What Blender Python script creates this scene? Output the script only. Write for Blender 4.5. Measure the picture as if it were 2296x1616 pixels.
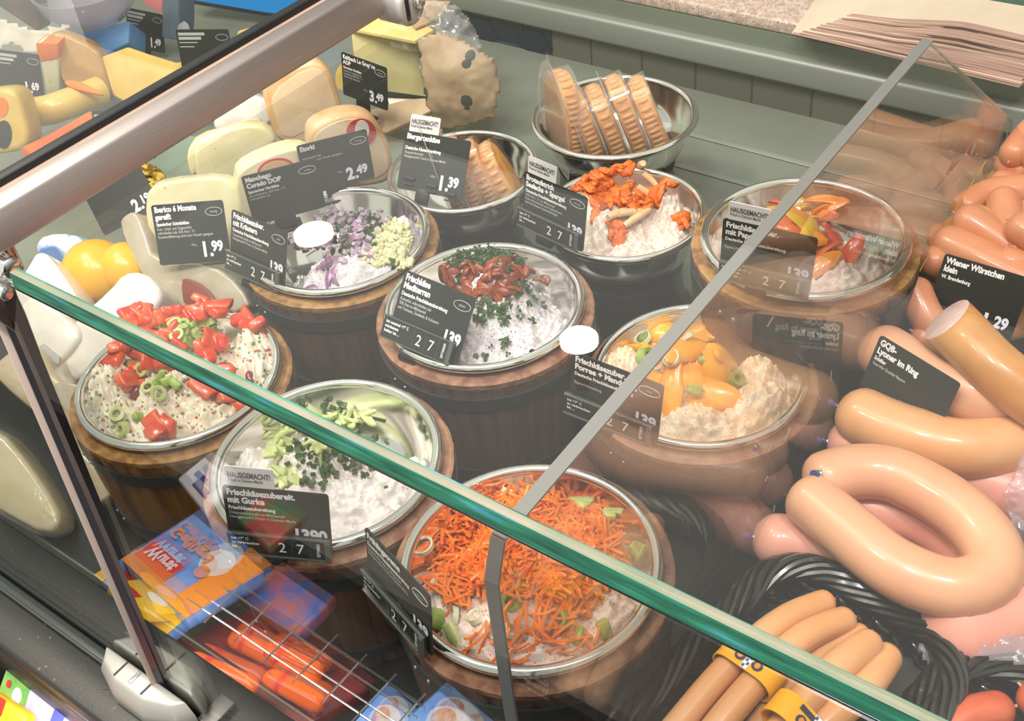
import bpy, bmesh, math, random
from mathutils import Vector, Matrix, noise, Euler
from math import sin, cos, pi, radians, sqrt, atan2, exp

for o in list(bpy.data.objects): bpy.data.objects.remove(o)
SC = bpy.context.scene
COL = SC.collection
random.seed(7); RS = random.Random(5)

# ------------------------------------------------------------------ camera
F_PX, CX, CY = 2526.33, 1148.0, 808.0            # focal length and centre in pixels of the 2296 x 1616 frame
YAW, PITCH, ROLL = radians(40.4507), radians(41.2181), radians(-7.2094)
_fo = Vector((-sin(YAW)*cos(PITCH), cos(YAW)*cos(PITCH), -sin(PITCH)))
_r0 = Vector((cos(YAW), sin(YAW), 0)); _u0 = _r0.cross(_fo)
CR = cos(ROLL)*_r0 + sin(ROLL)*_u0
CU = -sin(ROLL)*_r0 + cos(ROLL)*_u0
EYE = Vector((0, 0, 1.6))
cam = bpy.data.cameras.new('camera'); camo = bpy.data.objects.new('camera', cam); COL.objects.link(camo)
cam.sensor_width = 36; cam.sensor_fit = 'HORIZONTAL'; cam.lens = F_PX/2296*36
cam.clip_start = .02
camo.matrix_world = Matrix(((CR.x, CU.x, -_fo.x, EYE.x), (CR.y, CU.y, -_fo.y, EYE.y), (CR.z, CU.z, -_fo.z, EYE.z), (0, 0, 0, 1)))
SC.camera = camo

# ------------------------------------------------------------------ world, lights, exposure
w = bpy.data.worlds.new('world'); SC.world = w; w.use_nodes = True
WB = w.node_tree.nodes['Background']; WB.inputs[0].default_value = (1.0, .95, .87, 1); WB.inputs[1].default_value = .85
vs = SC.view_settings
vs.view_transform = 'Standard'; vs.look = 'None'; vs.exposure = 0.22; vs.gamma = 1; vs.use_curve_mapping = False
SC.cycles.use_denoising = True
SC.cycles.max_bounces = 10; SC.cycles.transparent_max_bounces = 24; SC.cycles.glossy_bounces = 5; SC.cycles.diffuse_bounces = 3
SC.cycles.sample_clamp_indirect = 4.0
SC.cycles.caustics_reflective = False; SC.cycles.caustics_refractive = False

def area(name, loc, target, size, power, col, sizey=None, shape='DISK'):
    l = bpy.data.lights.new(name, 'AREA'); l.shape = shape if sizey is None else 'RECTANGLE'
    l.size = size
    if sizey: l.size_y = sizey
    l.energy = power; l.color = col
    o = bpy.data.objects.new(name, l); COL.objects.link(o); o.location = loc
    o.rotation_euler = (Vector(target)-Vector(loc)).to_track_quat('-Z', 'Y').to_euler()
    return o
WARM = (1.0, .90, .78)
area('ceiling_spot_front', (-1.0, -.35, 2.75), (-.6, .7, .9), .22, 16, WARM)
area('ceiling_spot_middle', (-.25, -.1, 2.75), (-.4, .7, .9), .22, 12, (.93, .88, 1.0))
area('ceiling_spot_meat', (.25, .25, 2.7), (-.05, .85, .9), .25, 15, (1.0, .80, .76))
area('ceiling_spot_cheese', (-1.7, .3, 2.75), (-1.1, .8, .9), .3, 20, (1.0, .90, .72))
area('added_overhead_fill', (-.7, .15, 2.9), (-.6, .75, .8), 1.8, 20, (1, .96, .88), .6)  # soft overhead fill added for general light, kept out of the glass reflections
area('added_pack_fill', (-.47, .150, .735), (-.47, .06, .5), .54, 1.35, (1, .97, .92), .03)  # light added to brighten the packs mirrored in the front pane

# ------------------------------------------------------------------ helpers
def ray(u, v): return CR*((u-CX)/F_PX) - CU*((v-CY)/F_PX) + _fo
def atz(u, v, z):
    d = ray(u, v); return EYE + d*((z-EYE.z)/d.z)
def aty(u, v, y):
    d = ray(u, v); return EYE + d*((y-EYE.y)/d.y)
def atx(u, v, x):
    d = ray(u, v); return EYE + d*((x-EYE.x)/d.x)
def onplane(u, v, p0, n):
    d = ray(u, v); return EYE + d*((Vector(p0)-EYE).dot(n)/d.dot(n))

def lin(h):
    h = h.lstrip('#'); c = [int(h[i:i+2], 16)/255 for i in (0, 2, 4)]
    return tuple((x/12.92 if x <= .04045 else ((x+.055)/1.055)**2.4) for x in c) + (1,)

def link(o, parent=None):
    COL.objects.link(o)
    if parent is not None: o.parent = parent
    return o
def tag(o, label=None, cat=None, group=None, kind=None):
    if label: o['label'] = label
    if cat: o['category'] = cat
    if group: o['group'] = group
    if kind: o['kind'] = kind
    return o
def empty(name, loc=(0, 0, 0), label=None, cat=None, group=None, rot=None):
    o = bpy.data.objects.new(name, None); o.empty_display_size = .02; COL.objects.link(o); o.location = loc
    if rot is not None: o.rotation_euler = rot
    return tag(o, label, cat, group)

class MB:
    """collects geometry; build() links ONE mesh object. Local coordinates of the parent."""
    def __init__(s): s.v = []; s.f = []; s.mi = []; s.cur = 0; s.mats = []
    def use(s, m):
        if m not in s.mats: s.mats.append(m)
        s.cur = s.mats.index(m); return s
    def add(s, vs_, fs):
        b = len(s.v); s.v += [tuple(x) for x in vs_]
        for f in fs: s.f.append(tuple(i+b for i in f)); s.mi.append(s.cur)
    def box(s, c, d, rot=None):
        x, y, z = [q/2 for q in d]; c = Vector(c)
        vv = [Vector((i*x, j*y, k*z)) for i in (-1, 1) for j in (-1, 1) for k in (-1, 1)]
        if rot is not None: vv = [rot @ q for q in vv]
        s.add([q+c for q in vv], [(0, 1, 3, 2), (4, 6, 7, 5), (0, 4, 5, 1), (2, 3, 7, 6), (0, 2, 6, 4), (1, 5, 7, 3)])
    def rings(s, rings, closed_path=False, cap=True):
        n = len(rings[0]); b = [q for r in rings for q in r]; fs = []
        m = len(rings)
        for i in range(m if closed_path else m-1):
            j = (i+1) % m
            for k in range(n):
                l = (k+1) % n
                fs.append((i*n+k, i*n+l, j*n+l, j*n+k))
        if cap and not closed_path:
            fs.append(tuple(range(n))[::-1]); fs.append(tuple((m-1)*n+k for k in range(n)))
        s.add(b, fs)
    def tube(s, path, r, n=8, closed=False, cap=True, flat=1.0, upv=None):
        path = [Vector(p) for p in path]; m = len(path)
        rr = r if isinstance(r, (list, tuple)) else [r]*m
        rings = []; prev = None
        for i, p in enumerate(path):
            if closed: t = path[(i+1) % m]-path[i-1]
            else: t = path[min(i+1, m-1)]-path[max(i-1, 0)]
            if t.length < 1e-9: t = Vector((0, 0, 1))
            t.normalize()
            if upv is not None: a = Vector(upv)
            elif prev is None: a = Vector((0, 0, 1)) if abs(t.z) < .9 else Vector((1, 0, 0))
            else: a = prev
            a = (a-t*a.dot(t)).normalized(); prev = a; b = t.cross(a)
            rings.append([p+(a*cos(2*pi*k/n)*flat+b*sin(2*pi*k/n))*rr[i] for k in range(n)])
        s.rings(rings, closed, cap)
    def lathe(s, prof, n=48, c=(0, 0, 0), closed=False):
        c = Vector(c)
        rings = [[c+Vector((r*cos(2*pi*k/n), r*sin(2*pi*k/n), z)) for k in range(n)] for r, z in prof]
        s.rings(rings, closed, False)
    def sphere(s, c, r, nu=10, nv=6, rot=None):
        c = Vector(c); r = Vector(r) if isinstance(r, (tuple, list, Vector)) else Vector((r, r, r))
        vv = [Vector((0, 0, r.z))]
        for j in range(1, nv):
            a = pi*j/nv
            for k in range(nu): vv.append(Vector((r.x*sin(a)*cos(2*pi*k/nu), r.y*sin(a)*sin(2*pi*k/nu), r.z*cos(a))))
        vv.append(Vector((0, 0, -r.z)))
        if rot is not None: vv = [rot @ q for q in vv]
        fs = [(0, 1+k, 1+(k+1) % nu) for k in range(nu)]
        for j in range(nv-2):
            for k in range(nu):
                a, b = 1+j*nu+k, 1+j*nu+(k+1) % nu
                fs.append((a, a+nu, b+nu, b))
        L = len(vv)-1
        fs += [(L, 1+(nv-2)*nu+(k+1) % nu, 1+(nv-2)*nu+k) for k in range(nu)]
        s.add([q+c for q in vv], fs)
    def mesh(s, name, m=None, smooth=True, bevel=0, bseg=2, autos=None):
        me = bpy.data.meshes.new(name); me.from_pydata([tuple(q) for q in s.v], [], s.f)
        mats = s.mats if s.mats else [m]
        for q in mats: me.materials.append(q)
        if s.mats:
            for p, i in zip(me.polygons, s.mi): p.material_index = i
        bm = bmesh.new(); bm.from_mesh(me)
        bmesh.ops.recalc_face_normals(bm, faces=bm.faces)
        if bevel:
            es = [e for e in bm.edges if len(e.link_faces) == 2 and e.calc_face_angle(0) > .5]
            bmesh.ops.bevel(bm, geom=es, offset=bevel, segments=bseg, profile=.5, affect='EDGES', clamp_overlap=True)
        if smooth:
            lim = autos if autos is not None else .9
            for f in bm.faces: f.smooth = True
            for e in bm.edges:
                if len(e.link_faces) == 2 and e.calc_face_angle(0) > lim: e.smooth = False
        bm.to_mesh(me); bm.free()
        return me
    def build(s, name, m=None, parent=None, smooth=True, bevel=0, bseg=2, autos=None, loc=None):
        o = bpy.data.objects.new(name, s.mesh(name, m, smooth, bevel, bseg, autos)); link(o, parent)
        if loc is not None: o.location = loc
        return o

def crom(pts, n=8, closed=False):
    pts = [Vector(p) for p in pts]; out = []; m = len(pts)
    if m < 3: 
        return [pts[0].lerp(pts[-1], i/n) for i in range(n+1)]
    for i in range(m if closed else m-1):
        if closed: p0, p1, p2, p3 = pts[i-1], pts[i], pts[(i+1) % m], pts[(i+2) % m]
        else: p0, p1, p2, p3 = pts[max(i-1, 0)], pts[i], pts[i+1], pts[min(i+2, m-1)]
        for k in range(n):
            t = k/n
            out.append(.5*((2*p1)+(p2-p0)*t+(2*p0-5*p1+4*p2-p3)*t*t+(3*p1-p0-3*p2+p3)*t**3))
    if not closed: out.append(pts[-1])
    return out
def chaikin(p, it=2):
    for _ in range(it):
        q = []
        for i in range(len(p)):
            a, b = p[i], p[(i+1) % len(p)]
            q += [(a[0]*.75+b[0]*.25, a[1]*.75+b[1]*.25), (a[0]*.25+b[0]*.75, a[1]*.25+b[1]*.75)]
        p = q
    return p

# ------------------------------------------------------------------ materials
def nt(name):
    m = bpy.data.materials.new(name); m.use_nodes = True; t = m.node_tree; t.nodes.clear()
    return m, t, t.nodes.new('ShaderNodeOutputMaterial')
def node(t, k, **kw):
    n = t.nodes.new(k)
    for a, b in kw.items():
        if hasattr(n, a): setattr(n, a, b)
        else: n.inputs[a.replace('_', ' ')].default_value = b
    return n
def M(name, col, rough=.5, metal=0, col2=None, nscale=40, nlo=.4, nhi=.6, bump=0, bscale=80, spec=.5, coat=0, sss=0, stretch=None, specks=None, alpha=1, noise2=None):
    m, t, out = nt(name)
    p = t.nodes.new('ShaderNodeBsdfPrincipled'); t.links.new(p.outputs[0], out.inputs[0])
    c = lin(col) if isinstance(col, str) else col
    p.inputs['Base Color'].default_value = c; p.inputs['Roughness'].default_value = rough; p.inputs['Metallic'].default_value = metal
    p.inputs['Specular IOR Level'].default_value = spec; p.inputs['Coat Weight'].default_value = coat; p.inputs['Coat Roughness'].default_value = .1
    p.inputs['Alpha'].default_value = alpha
    if sss:
        p.inputs['Subsurface Weight'].default_value = sss; p.inputs['Subsurface Radius'].default_value = (.006, .003, .002); p.inputs['Subsurface Scale'].default_value = 1
    tc = t.nodes.new('ShaderNodeTexCoord'); src = tc.outputs['Object']
    if stretch:
        mp = t.nodes.new('ShaderNodeMapping'); mp.inputs['Scale'].default_value = stretch; t.links.new(src, mp.inputs[0]); src = mp.outputs[0]
    cur = None
    def mixc(fac, a, b):
        mx = t.nodes.new('ShaderNodeMix'); mx.data_type = 'RGBA'
        t.links.new(fac, mx.inputs[0])
        if isinstance(a, tuple): mx.inputs[6].default_value = a
        else: t.links.new(a, mx.inputs[6])
        if isinstance(b, tuple): mx.inputs[7].default_value = b
        else: t.links.new(b, mx.inputs[7])
        return mx.outputs[2]
    if col2:
        nz = node(t, 'ShaderNodeTexNoise'); nz.inputs['Scale'].default_value = nscale; nz.inputs['Detail'].default_value = 5
        t.links.new(src, nz.inputs['Vector'])
        mr = t.nodes.new('ShaderNodeMapRange'); mr.inputs[1].default_value = nlo; mr.inputs[2].default_value = nhi; t.links.new(nz.outputs[0], mr.inputs[0])
        cur = mixc(mr.outputs[0], c, lin(col2) if isinstance(col2, str) else col2)
    for sp in (specks or []):
        scol, ssc, thr = sp                         # small dark flecks: voronoi cells below a threshold
        vo = node(t, 'ShaderNodeTexVoronoi'); vo.inputs['Scale'].default_value = ssc; t.links.new(src, vo.inputs['Vector'])
        nz = node(t, 'ShaderNodeTexNoise'); nz.inputs['Scale'].default_value = ssc*.35; t.links.new(src, nz.inputs['Vector'])
        ml = node(t, 'ShaderNodeMath', operation='MULTIPLY'); t.links.new(nz.outputs[0], ml.inputs[0]); ml.inputs[1].default_value = thr*2
        lt = node(t, 'ShaderNodeMath', operation='LESS_THAN'); t.links.new(vo.outputs['Distance'], lt.inputs[0]); t.links.new(ml.outputs[0], lt.inputs[1])
        cur = mixc(lt.outputs[0], cur if cur is not None else c, lin(scol))
    if cur is not None: t.links.new(cur, p.inputs['Base Color'])
    if bump:
        nz = node(t, 'ShaderNodeTexNoise'); nz.inputs['Scale'].default_value = bscale; nz.inputs['Detail'].default_value = 4
        t.links.new(src, nz.inputs['Vector'])
        b = t.nodes.new('ShaderNodeBump'); b.inputs['Strength'].default_value = bump; b.inputs['Distance'].default_value = .002
        t.links.new(nz.outputs[0], b.inputs['Height']); t.links.new(b.outputs[0], p.inputs['Normal'])
    return m
def thin_glass(name, tint=(1, 1, 1, 1), ior=1.5, rough=0.0, haze=0.0, hazecol=(.8, .8, .8, 1)):
    m, t, out = nt(name)
    tr = t.nodes.new('ShaderNodeBsdfTransparent'); tr.inputs[0].default_value = tint
    gl = t.nodes.new('ShaderNodeBsdfGlossy'); gl.inputs['Roughness'].default_value = rough
    fr = t.nodes.new('ShaderNodeFresnel')                # the same air-to-glass reflectance seen from either side of a face
    ge = t.nodes.new('ShaderNodeNewGeometry'); mi = t.nodes.new('ShaderNodeMix'); mi.inputs[2].default_value = ior; mi.inputs[3].default_value = 1/ior
    t.links.new(ge.outputs['Backfacing'], mi.inputs[0]); t.links.new(mi.outputs[0], fr.inputs[0])
    mx = t.nodes.new('ShaderNodeMixShader'); t.links.new(fr.outputs[0], mx.inputs[0]); t.links.new(tr.outputs[0], mx.inputs[1]); t.links.new(gl.outputs[0], mx.inputs[2])
    last = mx
    if haze:
        df = t.nodes.new('ShaderNodeBsdfDiffuse'); df.inputs[0].default_value = hazecol
        m2 = t.nodes.new('ShaderNodeMixShader'); m2.inputs[0].default_value = haze
        t.links.new(mx.outputs[0], m2.inputs[1]); t.links.new(df.outputs[0], m2.inputs[2]); last = m2
    t.links.new(last.outputs[0], out.inputs[0])
    return m
def emit(name, col, s):
    m, t, out = nt(name); e = t.nodes.new('ShaderNodeEmission'); e.inputs[0].default_value = lin(col) if isinstance(col, str) else col
    e.inputs[1].default_value = s; t.links.new(e.outputs[0], out.inputs[0]); return m

STEEL = M('polished_steel', (.90, .89, .84, 1), .10, 1)
BRUSHED = M('brushed_steel', (.46, .415, .395, 1), .45, 1, col2=(.42, .38, .36, 1), nscale=30, stretch=(40, .8, 40))
CHROME = M('chrome', (.8, .8, .82, 1), .12, 1)
CASTMETAL = M('satin_cast_metal', '#a9aaa2', .40, .35, bump=.05, bscale=400)
DECK = M('grey_green_deck', '#83897d', .32, .15, col2='#7b8175', nscale=6)
BLACKPL = M('black_plastic', '#161615', .38)
BLACKM = M('black_rail', '#232423', .42, bump=.12, bscale=600, specks=[('#5d5850', 90, .10)])
BLACKIN = M('black_inner_rail', '#1b1d1c', .35)
CARD = M('anthracite_card', '#1f2321', .45, col2='#242826', nscale=10)
HOLD = M('smoky_date_holder', '#292d29', .18, spec=.5)
WHITE = M('white_print', '#f4f2f4', .6)
LILAC = M('price_print', '#e9e8f6', .6)
GREYPR = M('grey_print', '#b9bbb8', .6)
TAGW = M('white_tag', '#e4dfe0', .45)
INK = M('dark_ink', '#4a4646', .6)
WOODG = M('golden_oak_staves', '#7d5426', .45, col2='#54330f', nscale=8, stretch=(9, 9, .8), bump=.25, bscale=40)
WOODD = M('dark_stained_staves', '#644a3e', .42, col2='#4c372e', nscale=8, stretch=(9, 9, .8), bump=.2, bscale=40)
WOODR = M('reddish_end_grain', '#a5795e', .6, col2='#7d4f3d', nscale=70, bump=.4, bscale=200)
WOODL = M('light_end_grain', '#a97c45', .6, col2='#7a5229', nscale=70, bump=.4, bscale=200)
HOOP = M('blackened_hoop', '#3a3e3f', .40, .3)
RIVET = M('rivet_steel', (.5, .5, .5, 1), .3, 1)
ACRYL = thin_glass('clear_acrylic', (.95, .95, .94, 1), 1.55)
ACRYLEDGE = M('acrylic_edge', '#7a7876', .3, 0)
GLASS = thin_glass('clear_glass', (.95, .97, .955, 1), 1.52)
FRONTGLASS = thin_glass('coated_front_glass', (.93, .95, .94, 1), 1.85)
PLFILM = thin_glass('clear_plastic_film', (.97, .97, .96, 1), 1.6, .06, .22, (.85, .83, .82, 1))
PLSHELL = thin_glass('clear_plastic_shell', (.96, .95, .93, 1), 1.6, .06, .12, (.9, .85, .8, 1))
def teal():
    m, t, out = nt('green_glass_edge')
    p = t.nodes.new('ShaderNodeBsdfPrincipled'); t.links.new(p.outputs[0], out.inputs[0])
    p.inputs['Roughness'].default_value = .12; p.inputs['Specular IOR Level'].default_value = .8; p.inputs['Coat Weight'].default_value = .6
    tc = t.nodes.new('ShaderNodeTexCoord'); mp = t.nodes.new('ShaderNodeMapping'); mp.inputs['Scale'].default_value = (22, 300, 300); t.links.new(tc.outputs['Object'], mp.inputs[0])
    nz = t.nodes.new('ShaderNodeTexNoise'); nz.inputs['Scale'].default_value = 1; nz.inputs['Detail'].default_value = 3; t.links.new(mp.outputs[0], nz.inputs[0])
    cr = t.nodes.new('ShaderNodeValToRGB'); e = cr.color_ramp.elements
    e[0].position = .3; e[0].color = lin('#0d4a3c'); e[1].position = .75; e[1].color = lin('#3fb08c')
    for ps, c in ((.5, '#1b6f57'), (.62, '#2a8a6c'), (.68, '#3b86b0')):
        q = e.new(ps); q.color = lin(c)
    t.links.new(nz.outputs[0], cr.inputs[0]); t.links.new(cr.outputs[0], p.inputs['Base Color'])
    return m
TEAL = teal()
TEALDK = M('dark_green_glass_arris', '#06261e', .15, spec=.8)
TEALPALE = M('bevel_painted_reflection', '#6f7a66', .2, spec=.3, col2='#8a8878', nscale=10)  # pale tone imitates light caught in the glass bevel
def tiles(name, c1, c2, grout, w, h):
    m, t, out = nt(name)
    p = t.nodes.new('ShaderNodeBsdfPrincipled'); t.links.new(p.outputs[0], out.inputs[0]); p.inputs['Roughness'].default_value = .3
    tc = t.nodes.new('ShaderNodeTexCoord'); mp = t.nodes.new('ShaderNodeMapping'); mp.inputs['Rotation'].default_value = (radians(90), 0, 0); t.links.new(tc.outputs['Object'], mp.inputs[0])
    b = t.nodes.new('ShaderNodeTexBrick'); t.links.new(mp.outputs[0], b.inputs[0])
    b.offset = 0; b.inputs['Color1'].default_value = lin(c1); b.inputs['Color2'].default_value = lin(c2); b.inputs['Mortar'].default_value = lin(grout)
    b.inputs['Scale'].default_value = 1; b.inputs['Mortar Size'].default_value = .0018; b.inputs['Brick Width'].default_value = w; b.inputs['Row Height'].default_value = h
    t.links.new(b.outputs[0], p.inputs['Base Color']); return m
TILE = tiles('grey_tile_pattern', '#5f5f55', '#5a5b51', '#3c3d36', .093, .5)  # grey tile pattern drawn on the back panel
HEXT = M('dark_blue_tile', '#0f2230', .25)
GROUT = M('blue_grey_grout', '#2c3d47', .6)
GRANITE = M('pinkish_granite', '#cdb8aa', .35, col2='#b39b8c', nscale=90, specks=[('#6d5a52', 260, .22), ('#e9dccf', 180, .2)])
PAPERS = M('pinkish_butcher_paper', '#d8c9b4', .8, col2='#cdbba6', nscale=6)
PAPERE = M('pink_paper_edges', '#cda99c', .85, col2='#bb9184', nscale=10, stretch=(2, 2, 320), nlo=.35, nhi=.65)
GREENISH = M('greenish_back_edge', '#7d8878', .25, .2)
ALU = M('satin_aluminium', '#8f948c', .5, .4)

# spreads and toppings
SPR = {
 'A': M('vegetable_cream', '#eadfcc', .4, col2='#dccfb8', nscale=60, specks=[('#7d8f55', 120, .22), ('#b5564c', 110, .17), ('#6c6a60', 90, .16)], bump=.3, bscale=220),
 'B': M('herb_onion_cream', '#e2dcdf', .45, col2='#d6cdd6', nscale=60, specks=[('#65765a', 420, .17), ('#9d7c9c', 300, .16)], bump=.3, bscale=220),
 'C': M('herb_cream', '#e4dbda', .45, col2='#d5ccd2', nscale=50, specks=[('#566449', 260, .17), ('#6d7680', 330, .15), ('#b7705e', 210, .10)], bump=.3, bscale=220),
 'D': M('cucumber_cream', '#eae2dc', .4, col2='#ded3d0', nscale=40, specks=[('#67705a', 210, .1)], bump=.15, bscale=140),
 'E': M('carrot_cream', '#ead6cd', .42, col2='#e5c6bb', nscale=60, specks=[('#d06a35', 300, .2), ('#b9c28a', 230, .16)], bump=.3, bscale=220),
 'F': M('mandarin_cream', '#ecdcc9', .42, col2='#e6c7a8', nscale=60, specks=[('#e19a4c', 260, .2), ('#b9c27a', 230, .14)], bump=.35, bscale=220),
 'G': M('pepper_cream', '#e8d5ca', .42, col2='#dfc3b8', nscale=50, specks=[('#c9845c', 260, .12)], bump=.2, bscale=160),
 'H': M('fish_cream', '#ecdccf', .42, col2='#e6cfc6', nscale=60, specks=[('#8a8f7c', 330, .14), ('#e8a06a', 260, .14)], bump=.35, bscale=220)}
EGGM = M('yellow_herb_butter', '#e6e0b4', .5, col2='#dcd6a6', nscale=90, specks=[('#5d7a45', 300, .2)], bump=.5, bscale=240)
TOM = M('fresh_tomato_flesh', '#d2431f', .25, col2='#e0693c', nscale=55, coat=.3)
TOM2 = M('tomato_skin', '#c93018', .2, coat=.3, col2='#d9552f', nscale=40)
SUND = M('dried_tomato', '#74240e', .35, col2='#a04a18', nscale=120, coat=.3, bump=.4, bscale=300)
GREENL = M('pale_leek_green', '#a9b869', .35, col2='#c3cb8f', nscale=60)
GREENM = M('spring_onion_green', '#7f9a3e', .35, col2='#a5b863', nscale=60)
GREEND = M('chive_green', '#3f5f2b', .45, col2='#2c4a20', nscale=90)
PARS = M('parsley_green', '#41602b', .5, col2='#2f4a20', nscale=120)
CUC = M('cucumber_flesh', '#cfd69c', .3, col2='#b5c47a', nscale=70)
ONIONP = M('red_onion', '#8b5a80', .35, col2='#b593b0', nscale=110)
ONIOND = M('diced_red_onion', '#a98aa6', .4, col2='#cbb6c9', nscale=110)
LEEKW = M('white_leek_ring', '#e2e0c4', .35, col2='#c8d09c', nscale=60)
CARR = M('grated_carrot_orange', '#fb8a22', .42, col2='#f5700f', nscale=90)
MAND = M('mandarin_segment_orange', '#f8ac1e', .25, col2='#f29a10', nscale=60, coat=.3)
PEPR = M('red_pepper', '#cc4a35', .25, coat=.4, col2='#e0734a', nscale=40)
PEPO = M('orange_pepper', '#e88a26', .25, coat=.4)
PEPY = M('yellow_pepper', '#d9b02c', .25, coat=.4)
ROE = M('orange_smoked_fish', '#e5651d', .4, col2='#ee7f35', nscale=160, bump=.6, bscale=500)
ASPA = M('pale_asparagus', '#e5b98a', .4, col2='#edd0a8', nscale=30)
KIDN = M('kidney_bean', '#6d1f22', .2, coat=.5)
# cheese
CH = lambda n, a, b, **k: M(n, a, k.pop('rough', .42), col2=b, nscale=k.pop('ns', 25), coat=k.pop('coat', .45), bump=k.pop('bump', .22), bscale=k.pop('bscale', 45), **k)
CHPALE = CH('pale_cheese', '#e6dcb8', '#dfd3a6', specks=[('#b3a67a', 60, .08)])
CHYEL = CH('yellow_cheese', '#dcbb64', '#d2ac4e')
CHGRU = CH('hard_cheese', '#d9cf9b', '#cfc48c', specks=[('#b5a66c', 70, .06)])
CHGRUT = CH('hard_cheese_top', '#e8cf88', '#e1c478')
CHPINK = CH('pale_orange_cheese', '#e6cdac', '#dfc29d')
CHRIND = CH('peach_rind', '#e5bd8e', '#d9ab78')
CHBROWN = CH('caramel_rind', '#c99b58', '#b58646')
CHWHITE = CH('white_wrapped_cheese', '#e8e2d8', '#dcd3ca', rough=.22, coat=.6, bump=.35, bscale=30)
CHBRIE = CH('beige_wrapped_cheese', '#c9b797', '#bda987', rough=.22, coat=.6, bump=.35, bscale=24)
CHGREY = CH('grey_wrapped_cheese', '#b4a794', '#a3957f', rough=.22, coat=.6, bump=.35, bscale=24)
CHBIG = CH('ivory_cheese_wedge', '#dccfae', '#d3c29a', rough=.2, coat=.7, bump=.6, bscale=60)
YELW = M('yellow_wax', '#eab414', .32, coat=.3, col2='#e2a50c', nscale=12)
REDR = M('red_brown_rind', '#7d2f22', .4)
GOLD = M('gold_foil', (.9, .62, .15, 1), .22, 1, bump=.8, bscale=90)
REDL = M('red_label', '#c24a46', .5); WHL = M('white_label', '#ece6dc', .5); ORL = M('orange_label', '#ee7a1c', .45); DKL = M('dark_label', '#23282a', .5)
BLUEL = M('blue_pack', '#5d8fc0', .4, col2='#4f7fb3', nscale=12); BLUEW = M('blue_white_pack', '#c9d3e2', .35, col2='#5a79ad', nscale=22, nlo=.45, nhi=.55)
BEIGEW = M('beige_wrapping_paper', '#c3a987', .55, col2='#b0957a', nscale=12)
TISSUE = M('white_tissue', '#cfc6b8', .7, col2='#c0b6a8', nscale=20)
BLEU = M('grey_blue_crate', '#66788c', .5)
OBZ = M('orange_cheese_loaf', '#f3b24c', .45, col2='#d98736', nscale=40, bump=.4, bscale=120)
OBZS = M('orange_ridged_crust', '#ecb578', .45, col2='#de9e58', nscale=60)
# sausages
SAUK = dict(rough=.38, coat=.28, sss=.15, specks=[('#9a5a45', 130, .035)])
SAW = M('wiener_skin', '#d58e69', col2='#ca7f59', nscale=16, **SAUK)
SAW2 = M('wiener_skin_tan', '#cf9468', col2='#c48658', nscale=16, **SAUK)
SAL = M('lyoner_skin', '#dea583', col2='#d79a78', nscale=12, **SAUK)
SALP = M('pink_lyoner_skin', '#e3a08f', col2='#db9482', nscale=12, **SAUK)
SALT = M('tan_lyoner_skin', '#dba172', col2='#d0935f', nscale=12, **SAUK)
SAB = M('smoked_brown_skin', '#c98f52', col2='#b77a3c', nscale=14, **SAUK)
SAR = M('red_sausage_skin', '#c85f3c', col2='#b84f30', nscale=30, **SAUK)
SACUT = M('cut_sausage_face', '#ddbdb8', .6, col2='#d5b0aa', nscale=60)
SATIP = M('puckered_sausage_tip', '#c98f72', .4, coat=.2)
CLIPM = M('clip_metal', (.65, .65, .7, 1), .25, 1); CLIPB = M('blue_casing_end', '#2e3f86', .4)
WICK = M('black_wicker', '#120f0d', .24, col2='#1d1714', nscale=30, coat=.5)
YBAND = M('yellow_paper_band', '#eba717', .5); NAVY = M('navy_print', '#25304f', .5); ORPR = M('orange_print', '#e5812c', .5); BLUCK = M('blue_check', '#3a4f9a', .5)
TRAY = M('dark_tray', '#2a2724', .35)

# ================================================================== SETTING
DZ, YB, YP = .754, 1.377, .2245               # deck height, back panel, front pane foot
def struct(mb, name, m, **k): return tag(mb.build(name, m, **k), kind='structure')
b = MB(); b.box((-.6, .8, -.01), (9, 9, .02)); struct(b, 'floor', M('shop_floor', '#6f6a64', .4), smooth=False)
b = MB(); b.box((-.6, 3.0, 1.6), (9, .05, 3.2)); struct(b, 'wall_back', M('shop_wall', '#75736b', .6), smooth=False)

ctr = empty('deli_counter', (0, 0, 0), 'long dark refrigerated deli counter with grey deck and tile-patterned back', 'counter')
XL, XR = -2.7, .75
xm, xl = (XL+XR)/2, XR-XL
b = MB(); b.box((xm, (.272+YB)/2, DZ-.012), (xl, YB-.272, .024)); b.build('deck', DECK, ctr, smooth=False)
b = MB(); b.box((-.10, .602, DZ+.0002), (1.70, .656, .0008)); b.box((-1.825, .40, DZ+.0002), (1.75, .25, .0008)); b.build('black_deck_mat', M('black_deck_mat_plastic', '#242523', .22, spec=.6), ctr, smooth=False)
b = MB()
for i, yy in enumerate((1.02, 1.10, 1.18, 1.26)): b.box((-.52, yy, DZ+.0012), (.46, .012, .0016))
b.build('deck_stripe', M('deck_stripe_steel', '#8c9287', .32, .15), ctr, bevel=.001)  # slightly raised strips, a little lighter than the deck
b = MB(); b.box((xm, .44, .37), (xl, .5, .70)); b.build('base_cabinet', BLACKPL, ctr, smooth=False)
b = MB(); b.box(((-1.005+XR)/2, YB+.01, .785), (XR+1.005, .02, .064)); b.build('tile_pattern_panel', TILE, ctr, smooth=False)
b = MB(); b.box(((XL-1.005)/2, YB+.01, .785), (-1.005-XL, .02, .064)); 
hx = b.build('grout_panel', GROUT, ctr, smooth=False)
b = MB()
s_ = .036
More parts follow.
